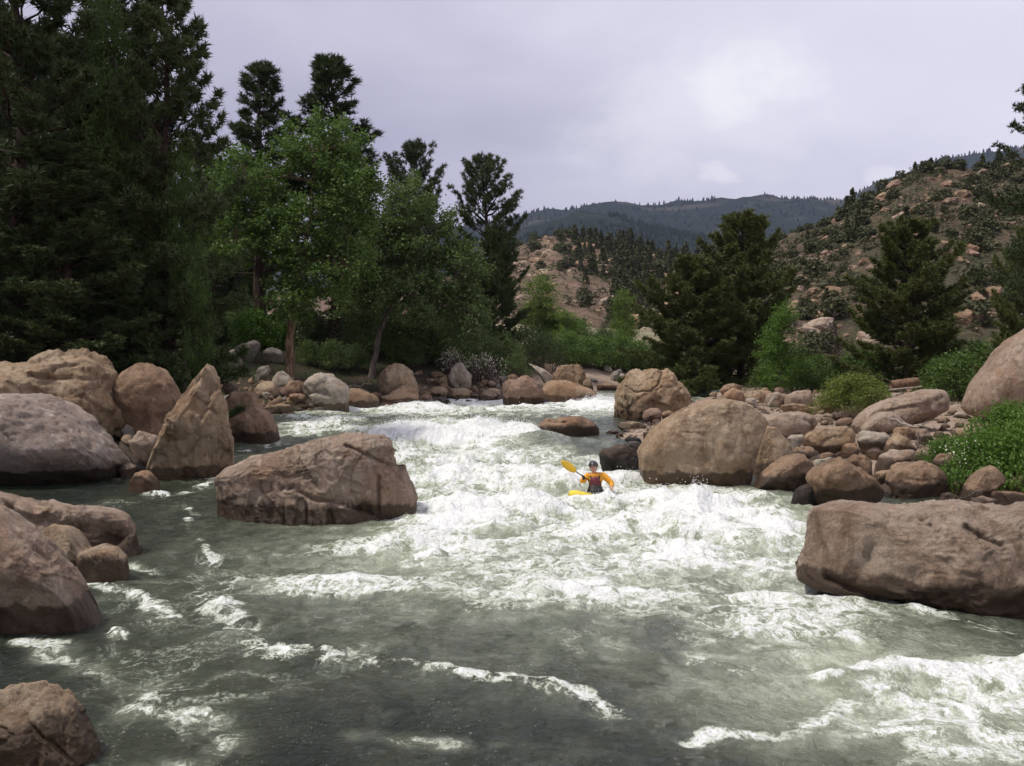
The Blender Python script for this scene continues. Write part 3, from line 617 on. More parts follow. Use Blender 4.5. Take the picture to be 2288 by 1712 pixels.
def boulder(reg, pts, base, mat, label, df=1.0, yaw=0.0, sub=4, facets=8, amp=0.085, under=0.0, grooves=(), name='boulder', full=0.72, smooth=1, lean=0.0, chips=None):
    NB[0] += 1; rng = np.random.default_rng(100 + NB[0])
    pts = src(reg, pts); a = np.array(pts); cx, cy = (a.min(0) + a.max(0)) / 2
    by = a[:, 1].max(); bx = a[a[:, 1].argmax(), 0]
    if base == 'w': Yb = on_water(cx, min(by, 1712))[1]
    elif base == 'b': Yb = on_bank(cx, by)[1]
    else:
        Yb = float(base)
        if Yb > 38:                                    # rests on the bank: walk the sight line out to the ground
            for q in np.arange(36, 108, .5):
                h_ = at(cx, by, q)
                if h_[2] <= float(ground_z(h_[0], q)) + .12: Yb = q; break
    sc = Yb / F; hw = np.ptp(a[:, 0]) / 2 * sc; hh = np.ptp(a[:, 1]) / 2 * sc
    D = df * math.sqrt(hw * hh); Y0 = Yb + (0.6 * D if base in ('w', 'b') else 0.0)
    C0 = at(cx, cy, Y0); yw = math.radians(yaw)
    n = np.array([math.sin(yw), -math.cos(yw), 0]); U = np.array([math.cos(yw), math.sin(yw), 0])
    def flat(px, py):
        r = ray(px, py); o = np.array([0, 0, CAMH]); q = o + r * (((C0 - o) @ n) / (r @ n)) - C0
        return (q @ U, q[2])
    poly = np.array([flat(*p) for p in pts])
    # polar outline
    na = 360; ang = np.arange(na) * 2 * math.pi / na; R = np.zeros(na)
    A_, B_ = poly, np.roll(poly, -1, 0); E_ = B_ - A_
    for k in range(na):
        dx, dy = math.cos(ang[k]), math.sin(ang[k])
        den = dx * E_[:, 1] - dy * E_[:, 0]; den = np.where(np.abs(den) < 1e-9, 1e-9, den)
        t = (A_[:, 0] * E_[:, 1] - A_[:, 1] * E_[:, 0]) / den; s = (A_[:, 0] * dy - A_[:, 1] * dx) / den
        ok = (t > 0) & (s >= -1e-6) & (s <= 1 + 1e-6); R[k] = t[ok].max() if ok.any() else 0
    if (R == 0).any(): R[R == 0] = np.median(R[R > 0])
    for _ in range(smooth): R = (np.roll(R, 1) + 2 * R + np.roll(R, -1)) / 4
    v, f = ico(sub)
    v = v @ np.array(Matrix.Rotation(rng.uniform(0, 6), 3, 'Y')).T
    s = np.hypot(v[:, 0], v[:, 2]); th = np.arctan2(v[:, 2], v[:, 0]) % (2 * math.pi)
    r = np.interp(th, np.append(ang, 2 * math.pi), np.append(R, R[0]))
    k = r * s ** full
    p = np.stack([np.cos(th) * k, np.sign(v[:, 1]) * np.abs(v[:, 1]) ** full * D, np.sin(th) * k], 1)
    size = math.sqrt(hw * hh)
    p = rough_rock(p, size, rng, facets, amp, chips=(.08 + .040 * facets if sub >= 4 else 0) if chips is None else chips)
    p[:, 1] += lean * (p[:, 2] + hh)
    if under: p[:, 1] += under * D * sstep(-p[:, 2] / hh, -0.15, 0.9) * (p[:, 1] < D * .3)
    if sub >= 5 and grooves:
        uv = p[:, [0, 2]]
        for g in grooves:
            gw = g[1] if len(g) > 1 else .03; gd = g[2] if len(g) > 2 else .09
            q = np.array([flat(*z) for z in src(reg, g[0])]); best = np.full(len(p), 9.0)
            wob = uv + np.stack([fbm(np.c_[uv * 4, uv[:, :1] * 0], 2), fbm(np.c_[uv * 4, uv[:, :1] * 0 + 7], 2)], 1) * .03
            for a0, b0 in zip(q[:-1], q[1:]):
                ab = b0 - a0; t = np.clip(((wob - a0) @ ab) / (ab @ ab + 1e-9), 0, 1)
                best = np.minimum(best, ((wob - a0 - t[:, None] * ab) ** 2).sum(1))
            m = np.exp(-best / (gw * gw)) * (p[:, 1] < D * .4)
            p[:, 1] += m * gd; p[:, 2] -= m * gd * .3
    # seat the rock in whatever lies under it
    g = float(ground_z(C0[0], C0[1])); zmin = p[:, 2].min() + C0[2]; want = g - 0.25
    if zmin > want:
        m = p[:, 2] < 0; p[m, 2] *= 1 + (zmin - want) / max(.1, -p[:, 2].min()) * sstep(-p[m, 2] / -p[:, 2].min(), 0, 1)
    wx = p[:, 0] * U[0] - p[:, 1] * n[0]; wy = p[:, 0] * U[1] - p[:, 1] * n[1]
    z0 = p[:, 2].min()
    me = mesh(name, np.stack([wx, wy, p[:, 2] - z0], 1), f)
    o = link(name, me, mat=ROCK[mat], loc=(C0[0], C0[1], C0[2] + z0))
    tag(o, label, 'boulder' if max(hw, hh) > .45 else 'rock')
    return o
bl = boulder
# --- left bank, near
bl('A', [(-330, 620), (-260, 480), (-120, 375), (0, 348), (90, 343), (210, 350), (330, 395), (440, 470), (540, 560), (610, 650), (640, 720), (610, 810), (500, 880), (250, 930), (0, 940), (-300, 930)], 33.0, 'rose',
   'huge smooth grey and pink boulder overhanging the dark pool', .85, 0, 6, 2, .05, .75, name='smooth_boulder')
bl('A', [(-140, 250), (0, 165), (60, 180), (190, 170), (270, 140), (365, 135), (460, 130), (550, 150), (575, 200), (605, 240), (620, 320), (680, 440), (665, 540), (620, 640), (480, 640), (200, 600), (0, 560), (-140, 500)], 36.5, 'tan',
   'jagged cracked tan outcrop behind the huge smooth grey boulder', .8, 0, 6, 9, .12, .1, chips=.5, grooves=[([(250, 230), (330, 250), (450, 250), (600, 255)], .05, .16), ([(330, 250), (380, 190), (500, 180)], .04, .12), ([(300, 330), (420, 370), (520, 430), (570, 490)], .05, .14), ([(420, 250), (470, 330), (600, 300)], .03, .08)], name='jagged_outcrop')
bl('A', [(60, 130), (130, 70), (200, 48), (300, 55), (365, 135), (370, 260), (200, 300), (60, 260)], 38.5, 'red', 'reddish rounded block rising behind the jagged tan outcrop', .9, 0, 5, 5, .09)
bl('A', [(630, 290), (680, 220), (740, 185), (800, 185), (870, 220), (940, 290), (985, 380), (960, 480), (900, 580), (780, 600), (690, 560), (650, 430)], 37.0, 'brown',
   'brown dome boulder between the jagged outcrop and the pointed rock', .85, 0, 5, 3, .06, .25)
bl('A', [(1152, 180), (1172, 215), (1188, 260), (1200, 350), (1222, 480), (1252, 600), (1262, 720), (1240, 840), (1150, 870), (1000, 870), (880, 850), (800, 800), (735, 790), (790, 710), (845, 615), (900, 495), (960, 400), (1050, 290), (1110, 225)], 33.6, 'tan',
   'tall pointed triangular rock beside the pool', .62, 8, 6, 5, .085, .55, grooves=[([(1060, 330), (1120, 380), (1190, 440)], .04, .10), ([(930, 590), (1010, 560), (1110, 540)], .03, .07), ([(850, 700), (960, 690), (1080, 620), (1160, 560)], .035, .09), ([(1090, 660), (1180, 640)], .03, .06)], name='pointed_rock', smooth=1)
bl('A', [(680, 880), (740, 770), (790, 757), (840, 800), (892, 880)], 'w', 'orange', 'small brown wedge rock at the foot of the pointed rock', .9, 0, 4, 5)
bl('A', [(590, 870), (600, 800), (650, 800), (670, 860), (640, 900)], 33.0, 'brown', 'little brown stone between the smooth boulder and the wedge rock', .9)
bl('A', [(712, 600), (760, 545), (855, 570), (835, 650), (770, 690), (715, 650)], 35.0, 'pink', 'angular pink block in the gap left of the pointed rock', .9, 0, 4, 7)
bl('A', [(645, 750), (680, 718), (742, 730), (718, 815), (665, 790)], 33.6, 'pink', 'small pale split block above the brown wedge rock', .9, 0, 4, 7)
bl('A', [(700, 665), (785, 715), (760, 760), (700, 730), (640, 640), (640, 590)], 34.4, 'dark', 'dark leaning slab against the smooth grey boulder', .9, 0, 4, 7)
bl('A', [(660, 600), (668, 570), (720, 565), (725, 600), (700, 650)], 35.5, 'tan', 'rounded tan stone wedged below the jagged outcrop', .9)
bl('A', [(665, 540), (690, 508), (725, 530), (725, 565), (680, 570)], 36.0, 'grey', 'grey stone wedged below the brown dome boulder', .9)
bl('A', [(945, 330), (985, 305), (1020, 330), (1010, 400), (960, 400)], 39.0, 'grey', 'grey stone half hidden behind the pointed rock tip', .9)
bl('A', [(1228, 495), (1290, 455), (1400, 413), (1460, 450), (1497, 505), (1522, 600), (1400, 612), (1290, 600), (1238, 570)], 'w', 'brown', 'brown humped boulder in the shallows behind the pointed rock', .9, 0, 5, 5, .07, .35)
bl('A', [(1205, 370), (1270, 325), (1380, 330), (1435, 425), (1430, 470), (1300, 480), (1210, 470)], 50.0, 'brown', 'low flat brown boulder on the cobbles behind the humped boulder', .9, 0, 4, 4)
bl('A', [(1262, 600), (1330, 585), (1500, 640), (1480, 668), (1330, 660), (1265, 640)], 39.5, 'dark', 'wet dark ledge awash beside the pointed rock', .8, 0, 4, 4)
bl('A', [(-130, 905), (0, 878), (90, 915), (140, 920), (200, 945), (290, 935), (400, 960), (520, 968), (640, 985), (692, 1010), (725, 1070), (737, 1150), (820, 1275), (700, 1320), (400, 1320), (0, 1300), (-130, 1200)], 21.8, 'pink',
   'long water-carved ledge with scalloped hollows at the left bank', .75, 14, 6, 3, .09, .2, grooves=[([(150, 1010), (260, 990), (330, 1060), (480, 1060), (640, 1085)], .16, .34), ([(420, 1130), (560, 1130), (720, 1080)], .05, .12), ([(90, 925), (140, 990)], .06, .1)], name='carved_ledge')
bl('A', [(215, 1150), (250, 1085), (285, 1052), (370, 1058), (408, 1105), (420, 1165), (470, 1192), (540, 1165), (630, 1180), (682, 1230), (702, 1350), (600, 1362), (440, 1368), (300, 1330), (240, 1240)], 'w', 'tan',
   'sculpted lobed rock in front of the long carved ledge', .62, 0, 6, 2, .06, .2, grooves=[([(440, 1200), (420, 1280), (330, 1290)], .09, .10)], name='sculpted_rock', smooth=1)
bl('A', [(-230, 1010), (-120, 955), (-20, 968), (60, 1030), (200, 1140), (300, 1260), (400, 1370), (490, 1480), (520, 1530), (440, 1600), (200, 1650), (0, 1660), (-230, 1640)], 'w', 'pink',
   'big smooth sloping pink boulder with a shadowed underside', .8, 0, 6, 3, .05, .6, name='sloping_boulder')
bl('H', [(-200, 880), (0, 810), (130, 798), (290, 815), (370, 880), (440, 960), (520, 1060), (570, 1150), (605, 1290), (600, 1450), (0, 1500), (-200, 1450)], 10.9, 'tan',
   'cracked lichen-stained boulder at the water edge, lowest on the left bank', .8, 0, 6, 5, .06, .1, grooves=[([(0, 1090), (100, 1050), (190, 1000), (170, 985), (60, 940)], .014, .05), ([(240, 930), (330, 1010), (420, 1090), (500, 1180)], .012, .04), ([(270, 1240), (360, 1150), (450, 1090)], .01, .03)], name='cracked_boulder')
# --- mid river, left
bl('B', [(62, 960), (75, 800), (130, 755), (300, 690), (480, 660), (660, 600), (790, 560), (890, 538), (980, 546), (1100, 558), (1152, 600), (1192, 660), (1218, 740), (1252, 820), (1303, 910), (1315, 980), (1345, 1090), (1240, 1105), (1000, 1090), (600, 1075), (300, 1055), (60, 1040)], 'w', 'pink',
   'large cracked wedge boulder standing in the river left of the kayaker', .62, 0, 7, 6, .065, -.12, chips=.34, grooves=[([(905, 590), (980, 620), (1060, 665), (1110, 690), (1220, 748)], .030, .14), ([(530, 850), (620, 850), (720, 895), (800, 900), (930, 915), (1050, 940), (1150, 960), (1310, 998)], .028, .15), ([(1112, 790), (1108, 935)], .05, .14), ([(990, 920), (1050, 930)], .06, .1), ([(510, 830), (545, 900), (540, 990)], .03, .07), ([(680, 890), (690, 990)], .025, .06), ([(340, 840), (420, 880), (470, 860)], .025, .05), ([(960, 740), (950, 880), (990, 920)], .02, .05), ([(860, 800), (880, 760), (930, 720)], .02, .05), ([(620, 760), (700, 740), (740, 800)], .02, .05)], name='wedge_boulder', smooth=1)
# --- left bank, far
bl('F', [(893, 540), (920, 440), (980, 400), (1060, 385), (1150, 400), (1230, 450), (1300, 520), (1308, 560), (1295, 725), (1150, 740), (1010, 735), (930, 640)], 'w', 'pale', 'big pale grey boulder with a dark slot across its face', .8, 0, 5, 6, .08, .15, grooves=[([(965, 560), (1020, 545), (1100, 560), (1160, 580)], .09, .22)])
bl('F', [(597, 440), (640, 385), (700, 363), (760, 410), (808, 468), (770, 520), (680, 510), (620, 480)], 71, 'pale', 'pale chipped rock below the cottonwood trunk', .9, 0, 4, 7)
bl('F', [(730, 520), (780, 465), (850, 448), (910, 480), (905, 540), (850, 580), (760, 550)], 69, 'brown', 'brown rock tucked left of the big pale boulder', .9)
bl('F', [(745, 600), (790, 575), (870, 570), (920, 605), (900, 650), (800, 665)], 66.5, 'orange', 'flat orange slab on the cobbles left of the big pale boulder', .8)
bl('F', [(650, 530), (720, 505), (830, 545), (800, 590), (690, 580)], 68, 'red', 'reddish slab among the cobbles below the pale chipped rock', .8)
bl('F', [(1290, 600), (1320, 520), (1400, 525), (1500, 565), (1580, 620), (1590, 720), (1450, 735), (1300, 730)], 66, 'brown', 'grey brown slab sloping to the water right of the big pale boulder', .8, 0, 4, 6)
bl('F', [(1560, 430), (1620, 370), (1680, 310), (1740, 295), (1810, 315), (1880, 370), (1905, 430), (1945, 560), (1900, 640), (1650, 630), (1580, 520)], 71, 'tan', 'smooth tan dome boulder below the leaning tree', .85, 0, 5, 3, .05, .3)
bl('F', [(1560, 610), (1680, 580), (1760, 520), (1840, 490), (1900, 510), (1945, 570), (1960, 630), (1910, 690), (1750, 705), (1600, 670)], 67.5, 'orange', 'pinkish tan rock with a dark hollow under the tan dome boulder', .8, 0, 5, 6, .1, 0, grooves=[([(1860, 555), (1920, 560)], .12, .25)])
bl('F', [(1950, 610), (2000, 568), (2050, 580), (2098, 690), (2090, 720), (1960, 700)], 67, 'red', 'dark red brown rock at the white water edge', .8, 0, 4, 6)
bl('F', [(1570, 700), (1600, 650), (1680, 660), (1850, 690), (1840, 715), (1600, 725)], 66.2, 'brown', 'low wet brown rock in front of the pinkish tan rock', .8)
bl('F', [(40, 300), (55, 240), (130, 210), (250, 170), (310, 250), (350, 320), (260, 370), (150, 330)], 60, 'grey', 'angular grey rock up the bank right of the dark pine', .85, 0, 4, 7)
bl('F', [(260, 150), (330, 120), (440, 90), (500, 115), (480, 190), (400, 260), (290, 220)], 70, 'grey', 'grey boulder below the bright green bush', .85, 0, 4, 5)
bl('F', [(510, 200), (560, 160), (640, 155), (700, 190), (710, 270), (560, 280), (515, 250)], 70, 'grey', 'rounded dark grey boulder left of the cottonwood trunk', .85, 0, 4, 5)
bl('F', [(455, 400), (480, 340), (560, 318), (600, 340), (560, 420), (460, 450)], 69, 'grey', 'flat grey rock in the rubble below the dark grey boulder', .8, 0, 4, 7)
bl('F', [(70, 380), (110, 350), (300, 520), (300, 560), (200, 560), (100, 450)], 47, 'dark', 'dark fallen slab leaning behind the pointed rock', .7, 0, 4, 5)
bl('F', [(490, 580), (510, 558), (560, 552), (600, 575), (580, 600), (520, 602)], 66, 'pale', 'flat white stone lying on the cobbles', .8)
bl('F', [(530, 720), (570, 650), (640, 640), (680, 700), (650, 735)], 64, 'brown', 'rounded brown cobble at the slack water edge', .9)
bl('F', [(860, 700), (880, 670), (940, 675), (940, 710), (900, 725)], 64, 'red', 'small red cobble beside the big pale boulder', .9)
# --- centre, far
bl('G', [(465, 410), (480, 310), (540, 280), (600, 275), (650, 245), (700, 238), (780, 280), (820, 330), (848, 370), (835, 480), (700, 495), (520, 480)], 'w', 'red', 'dark red angular boulder at the head of the rapid', .8, 0, 5, 6, .08, .5)
bl('G', [(835, 350), (870, 295), (950, 278), (1050, 280), (1150, 310), (1250, 350), (1320, 390), (1350, 450), (1100, 470), (860, 465)], 'w', 'orange', 'long low orange boulder splashed by white water', .8, 0, 5, 3, .05)
bl('G', [(918, 210), (935, 160), (1010, 142), (1090, 140), (1160, 155), (1195, 200), (1203, 320), (1150, 380), (960, 360), (925, 290)], 79, 'brown', 'blocky grey brown boulder on top of the long orange boulder', .8, 0, 5, 5, .07, .2)
bl('G', [(840, 190), (845, 138), (880, 128), (922, 145), (925, 200), (890, 230)], 81, 'tan', 'small tan boulder behind the pale leaning slab', .9)
bl('G', [(690, 112), (780, 150), (860, 185), (920, 230), (952, 278), (950, 320), (880, 320), (845, 280), (800, 215), (740, 150)], 78, 'pale', 'pale tapering slab leaning out over the red boulder', .6, 0, 4, 3, .04, name='leaning_slab', smooth=1)
bl('G', [(1195, 250), (1215, 232), (1255, 260), (1290, 350), (1280, 380), (1205, 370)], 80, 'tan', 'upright tan stone right of the blocky boulder', .8)
bl('G', [(1298, 350), (1330, 315), (1400, 303), (1510, 325), (1500, 372), (1330, 378)], 86, 'orange', 'low flat orange boulder in the upstream channel', .7)
bl('G', [(1425, 250), (1450, 205), (1520, 178), (1548, 190), (1500, 250), (1450, 275)], 92, 'grey', 'tilted grey slab on the far cobble bank', .6)
bl('G', [(10, 250), (30, 190), (70, 130), (130, 118), (165, 190), (215, 235), (200, 320), (100, 340), (30, 320)], 74, 'pale', 'pale split rock under the grey flowering brush', .8, 0, 4, 7)
bl('G', [(525, 280), (540, 235), (590, 222), (625, 250), (620, 290), (560, 300)], 76, 'brown', 'rounded brown stone perched behind the red angular boulder', .9)
bl('G', [(450, 290), (470, 245), (510, 235), (525, 280), (500, 310)], 76, 'grey', 'grey stone perched left of the red angular boulder', .9)
bl('G', [(420, 330), (450, 293), (463, 330), (450, 360)], 74, 'grey', 'small upright grey stone left of the red angular boulder', .9)
bl('G', [(790, 320), (805, 298), (830, 330), (845, 370), (800, 360)], 75, 'grey', 'sliver of grey stone between the red and the orange boulder', .8)
bl('G', [(425, 460), (450, 430), (490, 428), (515, 460), (480, 475)], 'w', 'red', 'flat red cobble beside the red angular boulder', .9)
bl('G', [(820, 465), (860, 440), (905, 450), (890, 475), (840, 480)], 'w', 'dark', 'wet dark stone breaking the foam below the orange boulder', .9)
bl('G', [(1438, 600), (1455, 450), (1500, 350), (1570, 290), (1620, 230), (1700, 190), (1780, 195), (1860, 205), (1940, 193), (1990, 230), (2010, 290), (2080, 320), (2120, 400), (2132, 440), (2115, 510), (2060, 580), (1950, 620), (1750, 625), (1600, 630)], 'w', 'tan',
   'tall knobbly tan boulder with deep cracks in mid channel', .75, 0, 6, 6, .10, .1, grooves=[([(1570, 325), (1640, 370), (1760, 362), (1830, 310), (1850, 262), (1885, 205)], .035, .20), ([(1600, 500), (1640, 440), (1750, 380), (1860, 330), (1960, 330)], .03, .08), ([(1720, 470), (1860, 430), (1970, 400), (2060, 330)], .04, .10), ([(1560, 420), (1620, 540), (1610, 610)], .03, .07), ([(1880, 560), (1990, 440), (2060, 400)], .03, .07)], name='knobbly_boulder')
bl('G', [(1712, 600), (1740, 550), (1800, 520), (1860, 525), (1893, 570), (1880, 620), (1780, 632)], 56.5, 'red', 'dark red round boulder at the foot of the knobbly boulder', .9, 0, 4, 4)
bl('G', [(1890, 600), (1900, 555), (1960, 543), (2012, 570), (1990, 615), (1920, 625)], 56.5, 'brown', 'brown stone right of the dark red round boulder', .9)
bl('G', [(712, 712), (790, 640), (870, 607), (950, 620), (1050, 605), (1180, 597), (1260, 630), (1320, 680), (1345, 730), (1270, 770), (1000, 775), (760, 758)], 'w', 'brown', 'low flat brown boulder alone in mid river upstream of the kayaker', .75, 0, 5, 4, .07, .3, grooves=[([(850, 622), (940, 640), (1030, 640)], .06, .12)])
bl('G', [(1490, 690), (1520, 650), (1600, 640), (1680, 645), (1750, 670), (1755, 700), (1690, 735), (1560, 740)], 'w', 'tan', 'flat tan rock on the gravel spit above the black ledge', .8, 0, 4, 5)
bl('G', [(1555, 800), (1600, 770), (1700, 785), (1720, 830), (1600, 840)], 47, 'dark', 'thin dark rock on the gravel spit beside the smooth tan boulder', .7)
bl('G', [(1720, 740), (1760, 728), (1785, 745), (1770, 770), (1730, 770)], 46, 'orange', 'little rusty stone against the smooth tan boulder', .9)
bl('G', [(1395, 745), (1420, 718), (1500, 720), (1520, 745), (1440, 760)], 'w', 'brown', 'flat brown stone at the tip of the gravel spit', .8)
# --- right bank
bl('C', [(983, 770), (1030, 680), (1090, 590), (1180, 520), (1300, 450), (1450, 390), (1600, 345), (1700, 340), (1800, 355), (1900, 390), (1970, 450), (2032, 520), (2005, 600), (1965, 720), (1925, 850), (1880, 980), (1850, 1060), (1600, 1040), (1300, 990), (1040, 960), (1000, 860)], 'w', 'tan',
   'great smooth tan boulder behind the kayaker', .72, 0, 6, 2, .05, .12, grooves=[([(1290, 590), (1460, 600), (1500, 650)], .025, .03), ([(1060, 850), (1160, 850), (1280, 790), (1420, 785), (1500, 775)], .22, .14), ([(1560, 950), (1680, 900), (1850, 860)], .16, .10)], chips=.03, name='great_boulder')
bl('C', [(655, 800), (700, 755), (800, 722), (900, 712), (985, 770), (1030, 900), (1000, 950), (850, 950), (680, 930)], 36.3, 'dark', 'black wet rock ledge dripping behind the kayaker', .8, 0, 5, 6, .08, name='black_ledge')
bl('C', [(885, 720), (900, 690), (960, 685), (1010, 705), (1000, 745), (930, 750)], 39, 'grey', 'rounded grey green stone on top of the black ledge', .9)
bl('E', [(212, 850), (270, 680), (310, 520), (350, 420), (420, 435), (490, 500), (535, 570), (535, 650), (430, 740), (330, 840)], 34.6, 'tan', 'leaning tan slab parted from the great smooth boulder by a black cleft', .85, 0, 5, 4, .05)
bl('E', [(345, 380), (450, 335), (600, 318), (700, 345), (728, 400), (680, 470), (560, 520), (450, 510), (380, 460)], 39.5, 'pink', 'broad grey pink boulder behind the leaning slab', .8, 0, 5, 3, .05, .2, grooves=[([(610, 370), (660, 400)], .05, .1)])
bl('E', [(255, 870), (330, 775), (400, 710), (480, 655), (570, 630), (640, 640), (692, 690), (690, 780), (640, 880), (400, 900)], 'w', 'brown', 'brown boulder with a wet lower half at the river edge', .8, 0, 5, 4, .06)
bl('E', [(615, 520), (660, 470), (760, 440), (900, 428), (980, 440), (1003, 480), (995, 560), (890, 610), (800, 635), (700, 620), (630, 570)], 'b', 'tan', 'rounded tan boulder above the wet brown boulder', .8, 0, 5, 4, .05, .25)
bl('E', [(545, 620), (590, 580), (680, 570), (740, 610), (745, 670), (640, 680), (560, 650)], 'b', 'brown', 'low brown rock below the rounded tan boulder', .8)
bl('E', [(895, 595), (950, 548), (1000, 545), (1030, 620), (1010, 640), (930, 625)], 'b', 'brown', 'triangular brown rock under the edge of the rounded tan boulder', .8, 0, 4, 6)
bl('E', [(998, 500), (1055, 452), (1100, 470), (1250, 475), (1265, 525), (1225, 592), (1120, 600), (1030, 575)], 'b', 'pale', 'square pale grey block among the brown rocks', .8, 0, 4, 9, .05, .15)
bl('E', [(1197, 612), (1240, 530), (1300, 473), (1350, 500), (1430, 550), (1443, 580), (1330, 622), (1220, 628)], 'b', 'tan', 'peaked tan rock right of the square pale block', .8, 0, 4, 5)
bl('E', [(1257, 480), (1290, 440), (1380, 430), (1440, 445), (1450, 490), (1390, 515), (1290, 512)], 'b', 'orange', 'flat yellowish rock behind the peaked tan rock', .8)
bl('E', [(1435, 500), (1450, 445), (1520, 450), (1562, 500), (1560, 545), (1480, 550)], 'b', 'pink', 'pink block partly under the green shrub', .8, 0, 4, 7)
bl('E', [(1083, 625), (1100, 598), (1160, 592), (1198, 610), (1190, 650), (1110, 660)], 'b', 'orange', 'small round yellow tan stone below the square pale block', .9)
bl('E', [(1140, 720), (1180, 640), (1260, 600), (1380, 593), (1425, 600), (1410, 660), (1300, 730), (1170, 750)], 'b', 'pink', 'broad pink slab right of the round yellow tan stone', .75, 0, 4, 5)
bl('E', [(1385, 690), (1430, 620), (1520, 568), (1600, 560), (1628, 590), (1600, 650), (1500, 700), (1400, 710)], 'b', 'pink', 'smooth pink slanting boulder below the green shrub', .8, 0, 4, 4)
bl('E', [(1560, 690), (1600, 635), (1680, 620), (1740, 690), (1755, 730), (1690, 775), (1600, 750)], 'b', 'brown', 'angular brown block left of the shrub roots', .8, 0, 4, 7)
bl('E', [(535, 960), (580, 880), (660, 840), (720, 860), (760, 985), (640, 990)], 'w', 'dark', 'wet dark rock at the foot of the two big brown boulders', .8, 0, 4, 5)
bl('E', [(655, 800), (700, 740), (780, 690), (880, 652), (980, 678), (1060, 740), (1150, 830), (1195, 890), (1190, 990), (960, 1005), (800, 995), (700, 930)], 'w', 'brown', 'large brown boulder with a dark wet face opposite the carved ledge', .8, 0, 5, 5, .07, .25)
bl('E', [(1230, 820), (1265, 740), (1350, 700), (1480, 686), (1570, 710), (1640, 770), (1685, 860), (1680, 950), (1620, 1010), (1450, 1030), (1330, 1000), (1250, 910)], 30.2, 'brown', 'large round brown boulder with short cracks on its face', .8, 0, 5, 4, .05, .15, grooves=[([(1330, 795), (1490, 800)], .03, .07), ([(1370, 765), (1450, 768)], .02, .05), ([(1440, 940), (1500, 880), (1560, 835)], .03, .07), ([(1480, 780), (1580, 800)], .03, .05)])
bl('E', [(1115, 800), (1160, 755), (1240, 742), (1300, 760), (1290, 810), (1200, 832)], 31.4, 'tan', 'oval tan stone between the two large brown boulders', .8)
bl('E', [(925, 660), (990, 632), (1060, 640), (1130, 690), (1160, 740), (1080, 760), (990, 720)], 31.8, 'brown', 'flat brown rock behind the large wet-faced boulder', .8, 0, 4, 6)
bl('E', [(1235, 730), (1300, 690), (1390, 680), (1400, 700), (1320, 740)], 32.3, 'orange', 'thin orange slab behind the large round boulder', .8)
bl('E', [(1740, 965), (1790, 870), (1850, 790), (1930, 725), (1980, 710), (2040, 760), (2065, 805), (2000, 870), (1890, 960), (1810, 990)], 28.6, 'brown', 'tilted egg-shaped brown boulder above the long foreground boulder', .75, 0, 5, 4, .05)
bl('E', [(1665, 780), (1720, 745), (1790, 740), (1832, 780), (1800, 840), (1720, 830)], 31.5, 'grey', 'grey block left of the tilted egg-shaped boulder', .8, 0, 4, 7)
bl('E', [(1775, 690), (1790, 645), (1850, 640), (1885, 675), (1860, 705)], 33.5, 'brown', 'small brown stone under the shrub', .8)
bl('E', [(1770, 720), (1810, 695), (1880, 700), (1885, 730), (1800, 745)], 32.5, 'pink', 'flat pink stone under the shrub', .8)
bl('E', [(2060, 850), (2110, 790), (2212, 765), (2300, 800), (2300, 890), (2120, 895)], 29.5, 'pink', 'pink slab right of the tilted egg-shaped boulder', .8, 0, 4, 6)
bl('E', [(1970, 930), (2000, 895), (2120, 892), (2260, 920), (2260, 980), (2050, 985)], 27.6, 'brown', 'oblong brown rock behind the long foreground boulder', .8, 0, 4, 4)
bl('E', [(1815, 1010), (1840, 945), (1920, 930), (2020, 950), (2030, 1010), (1960, 1040), (1850, 1040)], 27.2, 'pink', 'low pink rock just behind the crest of the long foreground boulder', .8, 0, 4, 4)
bl('E', [(1595, 985), (1630, 910), (1690, 900), (1745, 960), (1740, 1010), (1620, 1020)], 28.4, 'brown', 'smaller brown rock against the large round boulder', .8, 0, 4, 4)
bl('E', [(1700, 850), (1730, 810), (1790, 860), (1770, 880)], 30, 'tan', 'thin tan splinter of stone below the grey block', .8)
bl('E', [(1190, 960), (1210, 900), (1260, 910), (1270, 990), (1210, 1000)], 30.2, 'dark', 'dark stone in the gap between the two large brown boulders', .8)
bl('E', [(685, 690), (720, 665), (790, 660), (850, 640), (840, 670), (740, 710)], 33.8, 'pale', 'pale flat stone above the wet brown boulder', .8)
bl('E', [(840, 640), (880, 610), (950, 612), (970, 640), (900, 655)], 'b', 'orange', 'small orange stone under the triangular brown rock', .8)
bl('E', [(740, 655), (760, 620), (820, 615), (850, 650), (800, 675)], 34.5, 'brown', 'small brown stone above the large wet-faced boulder', .8)
bl('E', [(505, 520), (540, 490), (620, 485), (640, 520), (560, 545)], 38, 'pale', 'pale pink stone between the leaning slab and the rounded tan boulder', .8)
# right bank, further up
bl('E', [(965, 440), (1000, 370), (1100, 300), (1250, 235), (1400, 185), (1550, 158), (1630, 163), (1658, 220), (1655, 320), (1560, 370), (1400, 390), (1200, 420)], 52, 'pink', 'broad pale pink slab sloping up the right bank', .8, 0, 5, 2, .05, -.25, grooves=[([(1100, 320), (1280, 285), (1450, 255), (1580, 205)], .06, .14), ([(1230, 310), (1400, 300), (1620, 270)], .05, .1)], name='sloping_slab')
bl('E', [(1010, 460), (1100, 370), (1180, 325), (1250, 322), (1330, 360), (1400, 400), (1390, 450), (1200, 485), (1050, 480)], 'b', 'pink', 'rounded pink boulder in front of the broad pale pink slab', .8, 0, 5, 3, .05)
bl('E', [(825, 350), (880, 290), (980, 270), (1080, 275), (1115, 300), (1080, 350), (950, 370)], 'b', 'pink', 'low pink hump beside the broad pale pink slab', .8, 0, 4, 4)
bl('E', [(690, 320), (720, 275), (800, 255), (880, 265), (912, 300), (850, 325)], 'b', 'brown', 'dark low rock under the round yellow-green bush', .8)
